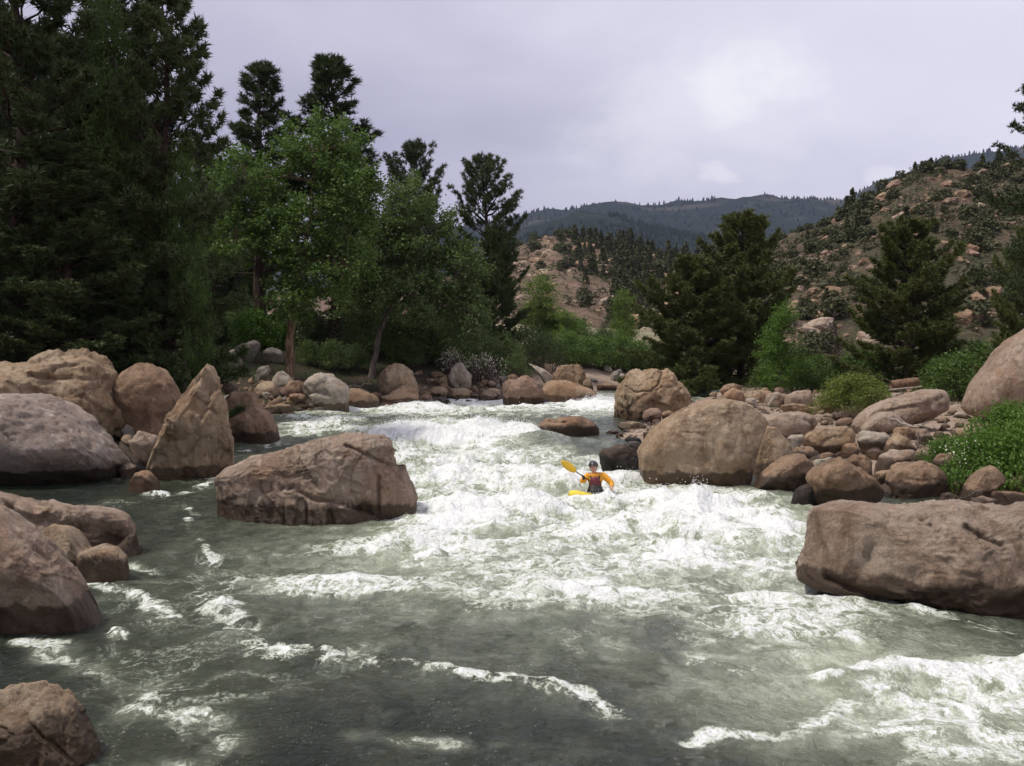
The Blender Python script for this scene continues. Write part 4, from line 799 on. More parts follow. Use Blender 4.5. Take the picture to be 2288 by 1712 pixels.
bl('E', [(450, 315), (470, 275), (560, 265), (650, 280), (760, 320), (640, 335)], 'b', 'tan', 'flat tan slab at the edge of the gravel patch', .7)
bl('E', [(478, 270), (500, 215), (560, 180), (640, 165), (715, 175), (722, 240), (640, 270)], 'b', 'pink', 'big pink hump left of the round yellow-green bush', .8, 0, 4, 4)
bl('E', [(30, 240), (60, 190), (120, 150), (180, 170), (218, 235), (200, 255), (80, 255)], 'b', 'orange', 'orange angular boulder behind the great smooth boulder', .8, 0, 4, 7)
bl('E', [(208, 265), (220, 225), (280, 225), (303, 265), (260, 282)], 'b', 'pale', 'small pale stone beside the orange angular boulder', .8)
bl('E', [(190, 235), (220, 180), (330, 165), (360, 200), (330, 240)], 'b', 'tan', 'tan flat boulder behind the orange angular boulder', .8)
bl('E', [(340, 240), (370, 195), (440, 180), (500, 200), (490, 250), (400, 265)], 'b', 'pink', 'pink boulder behind the bleached driftwood stick', .8)
bl('E', [(28, 165), (60, 130), (130, 118), (190, 140), (180, 170), (90, 180)], 'b', 'brown', 'brown low boulder by the upstream channel', .8)
bl('E', [(955, 270), (1000, 235), (1070, 222), (1118, 245), (1115, 280), (1010, 285)], 'b', 'dark', 'dark rock right of the round yellow-green bush', .8)
bl('E', [(755, 250), (790, 195), (880, 200), (935, 250), (900, 275), (800, 270)], 'b', 'brown', 'brown rock half hidden under the round yellow-green bush', .8)
bl('E', [(1610, 140), (1630, 100), (1680, 95), (1720, 130), (1700, 165), (1640, 165)], 66, 'brown', 'brown stone below the right-hand pine', .8)
bl('E', [(1690, 165), (1710, 142), (1760, 145), (1765, 170), (1720, 180)], 64, 'grey', 'grey stone right of the brown stone below the pine', .8)
bl('E', [(1235, 215), (1280, 190), (1340, 185), (1350, 205), (1290, 225)], 'b', 'pale', 'pale stone between the bush and the broad pink slab', .8)
bl('D', [(1290, 310), (1350, 190), (1430, 95), (1480, 20), (1560, -60), (1720, -160), (1950, -200), (2000, 120), (1900, 330), (1600, 380), (1350, 350)], 45, 'pink', 'great tilted pink slab rising behind the green shrub', .6, 0, 5, 1, .03, name='tilted_slab', chips=.1)
# --- right foreground
bl('D', [(372, 1210), (400, 1100), (408, 1000), (430, 920), (480, 885), (580, 868), (700, 865), (850, 885), (980, 890), (1080, 865), (1220, 856), (1320, 866), (1400, 885), (1500, 898), (1625, 870), (1800, 860), (2050, 900), (2150, 1200), (2100, 1650), (1800, 1680), (1625, 1610), (1500, 1540), (1250, 1440), (1000, 1405), (850, 1365), (650, 1350), (500, 1340), (400, 1300)], 17.9, 'pink',
   'very long rounded brown boulder filling the right foreground', .62, -22, 7, 2, .055, .3, grooves=[([(1290, 950), (1400, 1012), (1480, 1040), (1500, 1075)], .035, .12), ([(660, 1250), (760, 1180), (840, 1000), (880, 930)], .10, .07), ([(1170, 900), (1210, 980), (1290, 1080)], .03, .05), ([(540, 1240), (700, 1300), (1000, 1370), (1110, 1320), (1190, 1290)], .06, .14), ([(1000, 930), (1100, 950)], .03, .05), ([(1190, 1340), (1260, 1290), (1400, 1250)], .05, .06)], name='long_boulder')

# --- loose cobbles: a dozen shared shapes, many stones
PROTO = []
for k in range(12):
    rg_ = np.random.default_rng(900 + k); v, f = ico(3)
    p = np.sign(v) * np.abs(v) ** .85 * np.array([1, rg_.uniform(.65, .95), rg_.uniform(.45, .75)]) * .5
    p = rough_rock(p, .45, rg_, 7, .12, False); p[:, 2] -= p[:, 2].min()
    PROTO.append(p)
COB = {}
def cobble_mesh(k, mt):
    if (k, mt) not in COB:
        COB[(k, mt)] = mesh('cobble', PROTO[k], ico(3)[1]); COB[(k, mt)].materials.append(ROCK[mt])
    return COB[(k, mt)]
def cobbles(n, sampler, sizes, mats, label, group, seed):
    r = random.Random(seed)
    for _ in range(n):
        x, y = sampler(r); s = sizes[0] + (sizes[1] - sizes[0]) * r.random() ** 2.2
        z = max(float(ground_z(x, y)), float(wat(y)) - .3)
        o = link('cobble', cobble_mesh(r.randrange(12), r.choice(mats)), loc=(x, y, z - .12 * s))
        o.scale = (s, s, s * r.uniform(.8, 1.2)); o.rotation_euler = (r.uniform(-.3, .3), r.uniform(-.3, .3), r.uniform(0, 6.3))
        tag(o, label, 'cobble', group)
def left_s(r):
    Y = r.uniform(56, 76); return (float(xl(Y)) - abs(r.gauss(0, 4.2)) + .5, Y)
cobbles(112, left_s, (.35, 1.5), ['brown', 'red', 'brown', 'grey', 'tan', 'pink'], 'loose river cobble on the far left bank below the trees', 'cobbles on the far left bank', 3)
def leftn_s(r):
    Y = r.uniform(33, 52); return (float(xl(Y)) - abs(r.gauss(0, 2.0)), Y)
cobbles(20, leftn_s, (.3, 1.1), ['brown', 'dark', 'grey', 'tan'], 'loose stone in the dark gaps between the left bank boulders', 'stones between the left boulders', 4)
def right_s(r):
    while 1:
        px, py = r.uniform(1560, 2330), r.uniform(872, 1110); b = on_bank(px, py, .1)
        if b[0] > float(xr(b[1])) + .2: return b[0], b[1]
cobbles(112, right_s, (.25, 1.05), ['pink', 'tan', 'brown', 'pale', 'orange', 'red'], 'loose river cobble between the boulders of the right bank', 'cobbles on the right bank', 5)
def spit_s(r):
    px, py = r.uniform(1330, 1480), r.uniform(932, 982); b = on_water(px, py); return b[0], b[1]
cobbles(20, spit_s, (.15, .6), ['tan', 'orange', 'pale', 'brown'], 'small stone on the gravel spit beside the great smooth boulder', 'stones on the gravel spit', 6)
def far_s(r):
    Y = r.uniform(80, 104); return (float(xl(Y)) - r.uniform(-1, 6), Y)
cobbles(18, far_s, (.3, 1.2), ['tan', 'pale', 'pink', 'brown'], 'loose stone along the upstream channel', 'stones along the upstream channel', 8)
def farr_s(r):
    px, py = r.uniform(1500, 1760), r.uniform(848, 880); b = on_bank(px, py, .2); return b[0], b[1]
cobbles(18, farr_s, (.3, 1.1), ['tan', 'pink', 'brown', 'red'], 'loose stone on the far cobble bar below the big pine', 'stones below the big pine', 9)
# gravel: too small to pick apart
def gravel(name, n, sampler, lo, hi, mt, label, seed):
    r = random.Random(seed); v, f = ico(2 if hi > .2 else 1); rr = np.random.default_rng(seed); V = []
    pos = np.array([sampler(r) for _ in range(n)]); z = np.maximum(ground_z(pos[:, 0], pos[:, 1]), wat(pos[:, 1]) - .1)
    s = rr.uniform(lo, hi, n) ** 1.0
    V = (v[None] * rr.uniform(.7, 1.2, (n, len(v), 1))) * (s[:, None, None] * rr.uniform(.5, 1, (n, 1, 3)))
    V += np.c_[pos, z][:, None]; Fc = (np.arange(n) * len(v))[:, None, None] + f[None]
    tag(link(name, mesh(name, V.reshape(-1, 3), Fc.reshape(-1, 3)), mat=mt), label, 'gravel', kind='stuff')
gravel('cobble_bed', 620, right_s, .09, .28, ROCK['tan'], 'smaller tan stones filling the gaps of the right bank', 24)
gravel('cobble_bed', 560, left_s, .10, .36, ROCK['brown'], 'smaller brown stones covering the far left bank', 25)
gravel('gravel', 2200, right_s, .025, .11, ROCK['pale'], 'pale gravel filling the gaps of the right bank', 21)
gravel('gravel', 1500, left_s, .04, .14, ROCK['brown'], 'brown gravel along the far left bank', 22)
gravel('gravel', 500, spit_s, .03, .09, ROCK['pale'], 'pale gravel of the little spit beside the great smooth boulder', 23)
# crags and stones on the hills
CRP = []
for k in range(8):
    rg_ = np.random.default_rng(950 + k); v, f = ico(3)
    p = v * np.array([.6, .5, .5]); p = rough_rock(p, .5, rg_, 22, .10, False, 1.0, .5); p[:, 2] -= p[:, 2].min(); CRP.append(p)
def crag_mesh(k, mt):
    if ('c', k, mt) not in COB:
        COB[('c', k, mt)] = mesh('crag', CRP[k], ico(3)[1], False); COB[('c', k, mt)].materials.append(ROCK[mt])
    return COB[('c', k, mt)]
def hill_rocks(n, H, u, t, sizes, mats, name, label, group, seed, clus=None):
    r = random.Random(seed)
    for _ in range(n):
        if clus:
            c = r.choice(clus); uu, tt = r.gauss(c[0], c[2]), r.gauss(c[1], c[3])
        else: uu, tt = r.uniform(*u), r.uniform(*t)
        p = surf_point(H, uu, tt); s = sizes[0] + (sizes[1] - sizes[0]) * r.random() ** 2
        o = link(name, crag_mesh(r.randrange(8), r.choice(mats)), loc=(p[0], p[1], p[2] - .35 * s)); o.scale = (s * r.uniform(.8, 1.9), s, s * r.uniform(.4, 1.0))
        o.rotation_euler = (r.uniform(-.4, .4), r.uniform(-.4, .4), r.uniform(0, 6.3)); tag(o, label, 'rock', group)
hill_rocks(280, HR, (1650, 2350), (112, 224), (.6, 2.6), ['red', 'brown', 'brown', 'pink'], 'hillside_rock', 'weathered reddish rock on the juniper hillside', 'rocks on the juniper hillside', 31)
hill_rocks(120, HM, (1120, 1520), (245, 425), (1.5, 6.0), ['pink', 'orange', 'tan'], 'crag', 'pinkish crag on the rocky hill across the valley', 'crags on the rocky hill', 32)
hill_rocks(46, HM, 0, 0, (2.5, 8.0), ['orange', 'tan', 'pink'], 'rock_tower', 'tall orange rock of the broken crag beside the big pine', 'rocks of the broken crag', 33, [(1500, 300, 22, 30), (1470, 270, 20, 20), (1530, 330, 20, 30)])
# ------------------------------------------------------------------ trees and shrubs
def rdirs(n, rng):
    d_ = rng.normal(0, 1, (n, 3)); return d_ / np.linalg.norm(d_, axis=1, keepdims=True)
def needle_tufts(pos, dirs, L, Wd, K, rng, spread=.75):
    n = len(pos); dd = dirs[:, None] * .55 + rng.normal(0, spread * .6, (n, K, 3)); dd /= np.linalg.norm(dd, axis=2, keepdims=True)
    pe = np.cross(dd, rng.normal(0, 1, (n, K, 3))); pe /= np.linalg.norm(pe, axis=2, keepdims=True) + 1e-6
    ln = L * rng.uniform(.7, 1.25, (n, K, 1)); p = pos[:, None]
    b = p + dd * ln * .05; tri = np.stack([b - pe * Wd, b + pe * Wd, p + dd * ln], 2)
    return tri.reshape(-1, 3)
def tri_mesh(name, tri): return mesh(name, tri, np.arange(len(tri)).reshape(-1, 3), False)
def leaf_quads(pos, size, rng, droop=0.0):
    n = len(pos); a = rdirs(n, rng); a[:, 2] = a[:, 2] * .6 - droop; a /= np.linalg.norm(a, axis=1, keepdims=True)
    b = np.cross(a, rdirs(n, rng)); b /= np.linalg.norm(b, axis=1, keepdims=True) + 1e-6
    s = size * rng.uniform(.65, 1.3, (n, 1))
    q = np.stack([pos, pos + a * s * .5 + b * s * .36, pos + a * s, pos + a * s * .5 - b * s * .36], 1)
    return q.reshape(-1, 3)
def quad_mesh(name, q): return mesh(name, q, np.arange(len(q)).reshape(-1, 4), False)

def pine_parts(H, base, prof, nbr, seed, L=.30, Wd=.022, K=13, up=.35, droop=.15, trunk_r=.24, dens=1.0, lean=(0, 0), sub_n=7, per=5):
    """trunk with whorled limbs, and needle tufts clustered on the outer twigs"""
    rng = np.random.default_rng(seed); g = Geo(); tp = []; td = []
    zz_ = np.linspace(-.6, H, 14); cx = lean[0] * (zz_ / H) ** 2 + .12 * np.sin(zz_ * .7 + seed); cy = lean[1] * (zz_ / H) ** 2 + .12 * np.cos(zz_ * .6 + seed)
    tr = trunk_r * np.clip(1 - zz_ / H, 0.03, 1) ** .8; tr[0] *= 1.35
    g.tube(np.stack([cx, cy, zz_], 1), tr, 9)
    nw = max(4, nbr // per); off_w = rng.uniform(0, 6)
    for i in range(nw * per):
        w_i = i // per; t = (w_i + .5 + rng.normal(0, .16)) / nw; t = min(max(t, 0), .995); z = base + (H - base) * t; R = prof(t) * rng.uniform(.62, 1.15)
        if R < .15: R = .15
        az = i * 2.399 + rng.uniform(-.5, .5); o = np.array([np.interp(z, zz_, cx), np.interp(z, zz_, cy), z])
        el = -droop + (up + droop) * t ** .8 + rng.normal(0, .10); h = np.array([math.cos(az), math.sin(az), 0])
        s = np.linspace(0, 1, 6)[:, None]
        pts = o + h * R * s * math.cos(el) + np.array([0, 0, 1]) * (R * s * math.sin(el) + R * .22 * s ** 2.5)
        pts[1:-1] += rng.normal(0, .035 * R, (4, 3))
        g.tube(pts, np.interp(np.linspace(0, 1, 6), [0, 1], [max(.02, .032 * R ** .8), .012]), 5, False)
        ax = h; side = np.array([-h[1], h[0], 0])
        ns = max(3, int(sub_n * R ** .6 * dens))
        for k in range(ns):
            u = .30 + .70 * ((k + rng.uniform(0, 1)) / ns) ** .8; b0 = np.array([np.interp(u, np.linspace(0, 1, 6), pts[:, c]) for c in range(3)])
            sl_ = (.16 + .36 * R * (1.05 - u)) * rng.uniform(.6, 1.2); sl_ = min(sl_, 1.5)
            sd = ax * rng.uniform(.35, .9) + side * (1 if k % 2 else -1) * rng.uniform(.4, 1.0) + np.array([0, 0, rng.uniform(-.05, .55)])
            sd /= np.linalg.norm(sd); b1 = b0 + sd * sl_ + np.array([0, 0, .12 * sl_])
            if k % 2 == 0: g.tube(np.stack([b0, b1]), [.014, .006], 3, False)
            m = max(2, int(sl_ / .20) + 1)
            for q in range(m):
                f_ = (q + 1) / m
                if f_ < .3: continue
                tp.append(b0 + (b1 - b0) * f_ + rng.normal(0, .06, 3)); td.append(sd * .5 + np.array([0, 0, .9]))
                tp.append(b0 + (b1 - b0) * f_ + rng.normal(0, .05, 3)); td.append(sd + np.array([0, 0, .45]))
        for q in range(3): tp.append(pts[-1] + rng.normal(0, .08, 3)); td.append(pts[-1] - pts[-2] + np.array([0, 0, .15]))
    for q in range(10): tp.append(np.array([cx[-1], cy[-1], H - q * .12]) + rng.normal(0, .07, 3)); td.append(np.array([0, 0, 1.0]))
    tp = np.array(tp); td = np.array(td); td /= np.linalg.norm(td, axis=1, keepdims=True)
    return g.mesh('trunk'), tri_mesh('crown', needle_tufts(tp, td, L, Wd, K, rng))
def tree(name, parts, mats, loc, label, cat='tree', group=None, rz=0.0, s=1.0, names=('trunk', 'crown')):
    e = empty(name, loc, rz); e.scale = (s, s, s) if not isinstance(s, tuple) else s
    for nm, me, mt in zip(names, parts, mats):
        if me is None: continue
        if not me.materials: me.materials.append(mt)
        o = link(nm, me, e); o.material_slots[0].link = 'OBJECT'; o.material_slots[0].material = mt
    return tag(e, label, cat, group)
def stand(px, py_top, Y, H0):
    """base on the ground at bearing px, scaled so the tip reaches py_top"""
    x = (px - PXW / 2) / F * Y; z = float(ground_z(x, Y)); top = CAMH + (HORIZON - py_top) / F * Y
    return (x, Y, z - .1), (top - z) / H0

def broad_parts(H, trunk_pts, blobs, nclus, nleaf, seed, leaf=.13, spread=.42, trunk_r=.22, droop=.1, tw=True, rz=6):
    """trunk polyline, crown of leaf clusters inside ellipsoid blobs [(x,y,z,rx,ry,rz,weight)], each cluster on its own bough"""
    rng = np.random.default_rng(seed); g = Geo()
    tp = np.array(trunk_pts, float); n = 16; ts = np.linspace(0, 1, n)
    seg = np.r_[0, np.cumsum(np.linalg.norm(np.diff(tp, axis=0), axis=1))]; seg /= seg[-1]
    T = np.stack([np.interp(ts, seg, tp[:, c]) for c in range(3)], 1); T[1:-1] += rng.normal(0, .05, (n - 2, 3))
    tr = trunk_r * (1 - ts * .82); tr[0] *= 1.3; g.tube(T, tr, 9)
    wts = np.array([b[6] for b in blobs]); wts = wts / wts.sum(); cl = []
    for i in range(nclus):
        b = blobs[rng.choice(len(blobs), p=wts)]; dv = rdirs(1, rng)[0] * (rng.uniform(.25, 1) ** .55)
        cl.append(np.array(b[:3]) + dv * np.array(b[3:6]))
    cl = np.array(cl); L = []
    # main limbs to blob centres, boughs from limb to clusters
    limbs = [T[int(n * .45):]]
    for b in blobs:
        c = np.array(b[:3]); cand = T[(T[:, 2] < c[2] + .3) & (ts > .25)]
        if not len(cand): cand = T[n // 2:n // 2 + 1]
        st = cand[np.argmin(np.linalg.norm(cand - c, axis=1))]; s = np.linspace(0, 1, 7)[:, None]
        m_ = st + (c - st) * s + np.array([0, 0, .25]) * np.sin(s * 3.14) * np.linalg.norm(c - st) * .4 + rng.normal(0, .06, (7, 3)) * np.sin(s * 3.14)
        limbs.append(m_); g.tube(m_, np.linspace(trunk_r * .45, .02, 7), 6, False)
    LP = np.concatenate(limbs)
    for i, c in enumerate(cl):
        j = np.argmin(((LP - c) ** 2).sum(1) + 3 * np.clip(LP[:, 2] - c[2], 0, None)); a = LP[j]
        if tw and i % 2 == 0:
            mid_ = (a + c) / 2 + rng.normal(0, .12, 3) + np.array([0, 0, .1]); g.tube(np.stack([a, mid_, c]), [.035, .022, .008], 4, False)
        q = rng.normal(0, 1, (nleaf, 3)) * spread * np.array([1, 1, .75]) * rng.uniform(.6, 1.25); L.append(c + q)
        # sprig reaching outwards
        dv = c - a; dv /= np.linalg.norm(dv) + 1e-6; k = nleaf // 3
        L.append(c + dv * rng.uniform(0, spread * 2.4, (k, 1)) + rng.normal(0, spread * .3, (k, 3)))
    return g.mesh('trunk'), quad_mesh('crown', leaf_quads(np.concatenate(L), leaf, rng, droop))
def shrub_parts(rx, ry, rz, nclus, nleaf, seed, leaf=.10, spread=.22, stems=14, bare=0.0):
    rng = np.random.default_rng(seed); g = Geo(); L = []
    for i in range(nclus):
        az = rng.uniform(0, 6.28); rr = rng.uniform(0, 1) ** .5; zf = rng.uniform(.12, 1) ** .8
        k = math.sqrt(max(0, 1 - (zf * .92) ** 2.2)) * .35 + .65 * math.sqrt(max(0.02, 1 - zf ** 2.4))
        c = np.array([math.cos(az) * rx * rr * k, math.sin(az) * ry * rr * k, zf * rz * (1.05 - .25 * rr * rng.uniform(0, 1))])
        if i % 2 == 0 or i < stems:
            b = np.array([c[0] * .2 + rng.normal(0, .08 * rx), c[1] * .2 + rng.normal(0, .08 * ry), -.15]); m_ = (b + c) / 2 + rng.normal(0, .06 * rz, 3); m_[2] = max(m_[2], .1)
            g.tube(np.stack([b, m_, c]), [.022, .014, .005], 4, False)
        if rng.uniform() < bare: continue
        L.append(c + rng.normal(0, 1, (nleaf, 3)) * spread * np.array([1, 1, .8]))
    return g.mesh('stem'), quad_mesh('foliage', leaf_quads(np.concatenate(L), leaf, rng))
SN = ('stem', 'foliage')
def shrub(px, py_base, Y, parts, mat, label, group=None, s=1.0, rz=0.0, name='shrub', stem=None):
    x = (px - PXW / 2) / F * Y; z = float(ground_z(x, Y))
    return tree(name, parts, (stem or BARK_GREY, mat), (x, Y, z - .05), label, 'shrub', group, rz, s, SN)

# pines
pineA = pine_parts(18, .6, lambda t: min(2.55, 3.9 * (1 - t) ** .62) + .3, 130, 1, L=.30, Wd=.030, K=11, up=.75, droop=.12, trunk_r=.34, sub_n=8)
pineB = pine_parts(17, 4.5, lambda t: 2.9 * (1 - t) ** .5 * (.80 + .20 * math.sin(t * 23)) + .3, 84, 2, L=.29, Wd=.024, K=13, up=.95, droop=.0, trunk_r=.32, sub_n=7)
pineC = pine_parts(12, .3, lambda t: 4.3 * (1 - t ** 2.2) ** .72 * (.82 + .18 * math.sin(t * 31)) + .45, 120, 3, L=.30, Wd=.037, K=11, up=.70, droop=-.05, trunk_r=.30, sub_n=8)
pineD = pine_parts(14, 4.0, lambda t: 2.9 * max(.05, math.sin(min(1, t * .86 + .16) * 3.1)) ** .6 + .3, 60, 4, L=.29, Wd=.024, K=13, up=.9, droop=-.1, trunk_r=.26, sub_n=7)
fir = pine_parts(13, 4.2, lambda t: 2.9 * (1 - t) ** .9 + .12, 80, 5, L=.13, Wd=.016, K=12, up=.25, droop=.28, trunk_r=.22, sub_n=10, dens=1.2)
PM = (BARK_PINE, NEEDLE_DARK); PG = (BARK_PINE, NEEDLE); PO = (BARK_PINE, NEEDLE_OLIVE)
def shared(parts, mat):                               # same crown mesh data with another needle colour
    return parts
def pine(parts, px, top, Y, H0, mats, label, rz=0.0, wide=1.0, group=None, name='pine_tree'):
    loc, s = stand(px, top, Y, H0); return tree(name, parts, mats, loc, label, 'pine', group, rz, (s * wide, s * wide, s))
pine(pineA, 50, -330, 42, 18, PM, 'tall dark pine towering behind the huge smooth grey boulder', .3, 1.0)
pine(pineA, 372, -45, 44, 18, PM, 'dense dark pine with a ragged pointed top behind the pointed rock', 2.1, .98)
pine(pineA, 265, -150, 55, 18, PM, 'dark pine behind the tall cottonwood of the left bank', 4.0, .9)
pine(pineA, 150, 330, 41, 18, PM, 'low dark young pine behind the jagged tan outcrop', 1.2, 1.9)
pine(pineA, 300, 520, 43, 18, PM, 'low dark young pine behind the brown dome boulder', 3.3, 1.5)
pine(pineB, 585, 160, 80, 17, PG, 'open pine with clumped top left of the taller clumpy pine', .5, 1.4)
pine(pineB, 748, 146, 79, 17, PG, 'taller clumpy pine rising over the cottonwood', 2.8, 1.55)
pine(pineA, 790, 330, 86, 18, PM, 'dark pine whose right branches show past the cottonwood', .9, .85)
pine(pineD, 928, 332, 98, 14, PG, 'small pine top showing over the leaning tree', 1.0, .9)
pine(pineD, 1082, 362, 88, 14, PG, 'round-topped pine with open trunk beside the far hills', 2.2, .98)
pine(pineC, 1105, 520, 86, 12, PM, 'bushy dark pine under the round-topped pine', .4, .75)
PCO = shared(pineC, NEEDLE_OLIVE)
pine(PCO, 1655, 492, 82, 12, PO, 'big bushy olive pine on the right bank, tallest on that side', 1.0, 1.05)
pine(PCO, 1545, 585, 79, 12, PO, 'shorter bushy olive pine growing into the left of the big pine', 3.0, 1.25)
pine(PCO, 2032, 505, 70, 12, PO, 'bushy olive pine standing alone below the juniper hillside', 5.0, 1.12)
pine(PCO, 2300, 520, 56, 12, PO, 'olive pine overhanging the great tilted pink slab', 2.0, .7)
loc, s = stand(2398, -30, 38, 13); tree('fir_tree', fir, PG, loc, 'dark fir reaching in over the right bank with layered boughs', 'fir', None, .7, s)
# background trees closing the wood on the left
r_ = random.Random(77)
for i, (px, top, Y) in enumerate([(-120, 200, 62), (120, 120, 72), (470, 330, 95), (520, 460, 110), (660, 520, 120), (850, 540, 118), (960, 600, 125), (-260, 60, 50), (330, 300, 80), (1010, 640, 120)]):
    pine(pineC if i % 2 else pineA, px, top, Y, 12 if i % 2 else 18, PM, 'dark pine deep in the wood behind the left bank trees', i * 1.3, 1.25, 'pines deep in the left wood')

# broadleaf trees
cotA = broad_parts(15, [(0, 0, -.4), (.15, 0, 4), (-.1, .1, 8), (.2, 0, 13)], [(0, 0, 12, 2.1, 2, 2.6, 1.4), (-1.4, -.4, 9.2, 2.2, 2, 2.2, 1.3), (1.5, -.3, 8, 2.1, 2, 2.4, 1.3), (.2, -1.2, 5.6, 2.6, 2.0, 2.0, 1.1), (-.6, .3, 14.2, 1.2, 1.2, 1.6, .5)], 430, 70, 11, .135, .34, .24)
cotB = broad_parts(16, [(0, 0, -.4), (.1, 0, 3.2), (.5, 0, 6), (1.4, 0, 10), (1.6, 0, 14)], [(2.0, 0, 14.0, 2.5, 2.2, 2.0, 1.5), (3.6, -.3, 11.4, 2.0, 2, 2.2, 1.1), (-2.4, 0, 12.2, 2.3, 2, 2.4, 1.3), (-3.0, -.3, 8.4, 1.8, 1.8, 1.9, .7), (.6, -.6, 8.9, 2.6, 2.2, 2.3, 1.2), (3.2, -.6, 7.0, 2.0, 1.8, 2.0, .8), (.5, -1, 5.2, 1.5, 1.3, 1.3, .4)], 500, 66, 12, .185, .34, .30)
loc, s = stand(262, -10, 43.5, 15.6); tree('cottonwood_tree', cotA, (BARK_GREY, LEAF), loc, 'tall light green cottonwood between the two tall dark pines', 'cottonwood', None, .4, (s * .50, s * .50, s))
loc, s = stand(415, 330, 43, 15.6); tree('cottonwood_tree', cotA, (BARK_GREY, LEAF), loc, 'shorter light green cottonwood right of the ragged dark pine', 'cottonwood', None, 2.0, (s * .45, s * .45, s))
loc, s = stand(645, 262, 68.5, 16); tree('cottonwood_tree', cotB, (BARK_COTTON, LEAF), loc, 'spreading cottonwood with orange brown trunk on the cobble bank', 'cottonwood', None, 0, s)
will = broad_parts(12.5, [(0, 0, -.4), (.5, 0, 2.4), (1.3, 0, 4.4), (2.8, 0, 6.4), (4.6, 0, 8)], [(2.2, 0, 10.2, 1.9, 1.8, 2.3, 1.1), (3.6, 0, 8.4, 2.3, 2, 2.2, 1.3), (5.2, -.2, 6.2, 1.9, 1.8, 2.3, 1.1), (.6, .2, 7.6, 2.2, 2, 2.4, 1.1), (2.6, -.8, 5.0, 2.2, 1.6, 1.9, .9), (6.0, 0, 4.0, 1.5, 1.5, 1.9, .6), (-1.0, .3, 5.2, 1.5, 1.5, 2.0, .5)], 430, 66, 13, .175, .33, .22)
loc, s = stand(825, 385, 74, 12.6); tree('leaning_tree', will, (BARK_GREY, LEAF_DIM), loc, 'grey barked tree leaning right over the tan dome boulder', 'tree', None, 0, s)
sap = broad_parts(7, [(0, 0, -.3), (.1, 0, 3), (0, 0, 6.5)], [(0, 0, 5.6, .9, .9, 1.4, 1), (-.7, 0, 3.8, 1.1, 1, 1.3, 1), (.7, 0, 3.2, 1.1, 1, 1.3, 1), (0, -.3, 1.7, 1.4, 1.2, 1.1, .9)], 130, 60, 14, .13, .30, .10)
loc, s = stand(1745, 672, 70, 7); tree('sapling', sap, (BARK_GREY, LEAF_BRIGHT), loc, 'bright green sapling right of the big olive pine', 'tree', None, 0, s)
loc, s = stand(1205, 612, 104, 7); tree('sapling', shared(sap, LEAF_PALE), (BARK_GREY, LEAF_PALE), loc, 'spring green tree right of the bushy dark pine', 'tree', None, 2, (s * 1.35, s * 1.35, s))
loc, s = stand(1270, 690, 100, 7); tree('sapling', shared(sap, LEAF_PALE), (BARK_GREY, LEAF_PALE), loc, 'small spring green tree beside the taller spring green one', 'tree', None, 4, (s * 1.4, s * 1.4, s))
loc, s = stand(1395, 645, 112, 7); tree('sapling', shared(sap, LEAF_PALE), (BARK_GREY, LEAF_PALE), loc, 'thin spring green tree standing before the broken crag', 'tree', None, 5, (s * .95, s * .95, s))

# shrubs
shA = shrub_parts(1.6, 1.4, 2.2, 110, 52, 41, .12, .24)
shB = shrub_parts(1.5, 1.4, 2.4, 110, 46, 42, .10, .26, 30, .3)
shN = shrub_parts(1.6, 1.5, 1.5, 190, 60, 43, .075, .15, 30, .12)
shY = shrub_parts(1.75, 1.6, 2.0, 190, 62, 44, .085, .16, 24)
def smat(parts, mat): return shared(parts, mat)
S_br, S_dim, S_pal, S_leaf = smat(shA, LEAF_BRIGHT), smat(shA, LEAF_DIM), smat(shA, LEAF_PALE), smat(shA, LEAF)
S_bdim = smat(shB, LEAF_DIM)
shrub(570, 780, 79, S_br, LEAF_BRIGHT, 'bright green bush above the grey boulders left of the cottonwood trunk', None, (1.25, 1.1, 1.3))
shrub(625, 770, 80, S_br, LEAF_BRIGHT, 'smaller bright green bush just left of the cottonwood trunk', None, 1.0, 2)
for px, Y, s_ in [(700, 80, 1.2), (760, 80, 1.4), (880, 79, 1.5), (940, 79, 1.4), (990, 80, 1.5), (820, 84, 1.4), (905, 77, 1.0), (690, 74, .75), (742, 74, .85), (795, 75, .85), (500, 84, 1.0), (530, 88, 1.3), (460, 84, 1.5)]:
    shrub(px, 0, Y, S_dim, LEAF_DIM, 'dull green undergrowth bush under the left bank trees', 'undergrowth bushes under the left trees', s_ * r_.uniform(.9, 1.1), r_.uniform(0, 6))
for px, Y, s_ in [(1035, 80, 1.2), (1080, 82, 1.25), (1130, 84, 1.3), (1180, 88, 1.3), (1225, 90, 1.2), (1150, 80, .95), (1060, 77, .8)]:
    shrub(px, 0, Y, S_bdim, LEAF_DIM, 'twiggy grey green thicket behind the red angular boulder', 'twiggy thicket at the head of the rapid', s_ * r_.uniform(.9, 1.1), r_.uniform(0, 6), stem=TWIG)
for px, Y, s_ in [(1270, 96, 1.3), (1310, 98, 1.2), (1345, 100, 1.3), (1390, 102, 1.35), (1430, 104, 1.3), (1470, 102, 1.4), (1290, 108, 1.5), (1350, 110, 1.4), (1500, 100, 1.2), (1250, 104, 1.5)]:
    shrub(px, 0, Y, S_leaf, LEAF, 'green riverside bush along the upstream channel', 'green bushes along the upstream channel', s_ * r_.uniform(.85, 1.1), r_.uniform(0, 6))
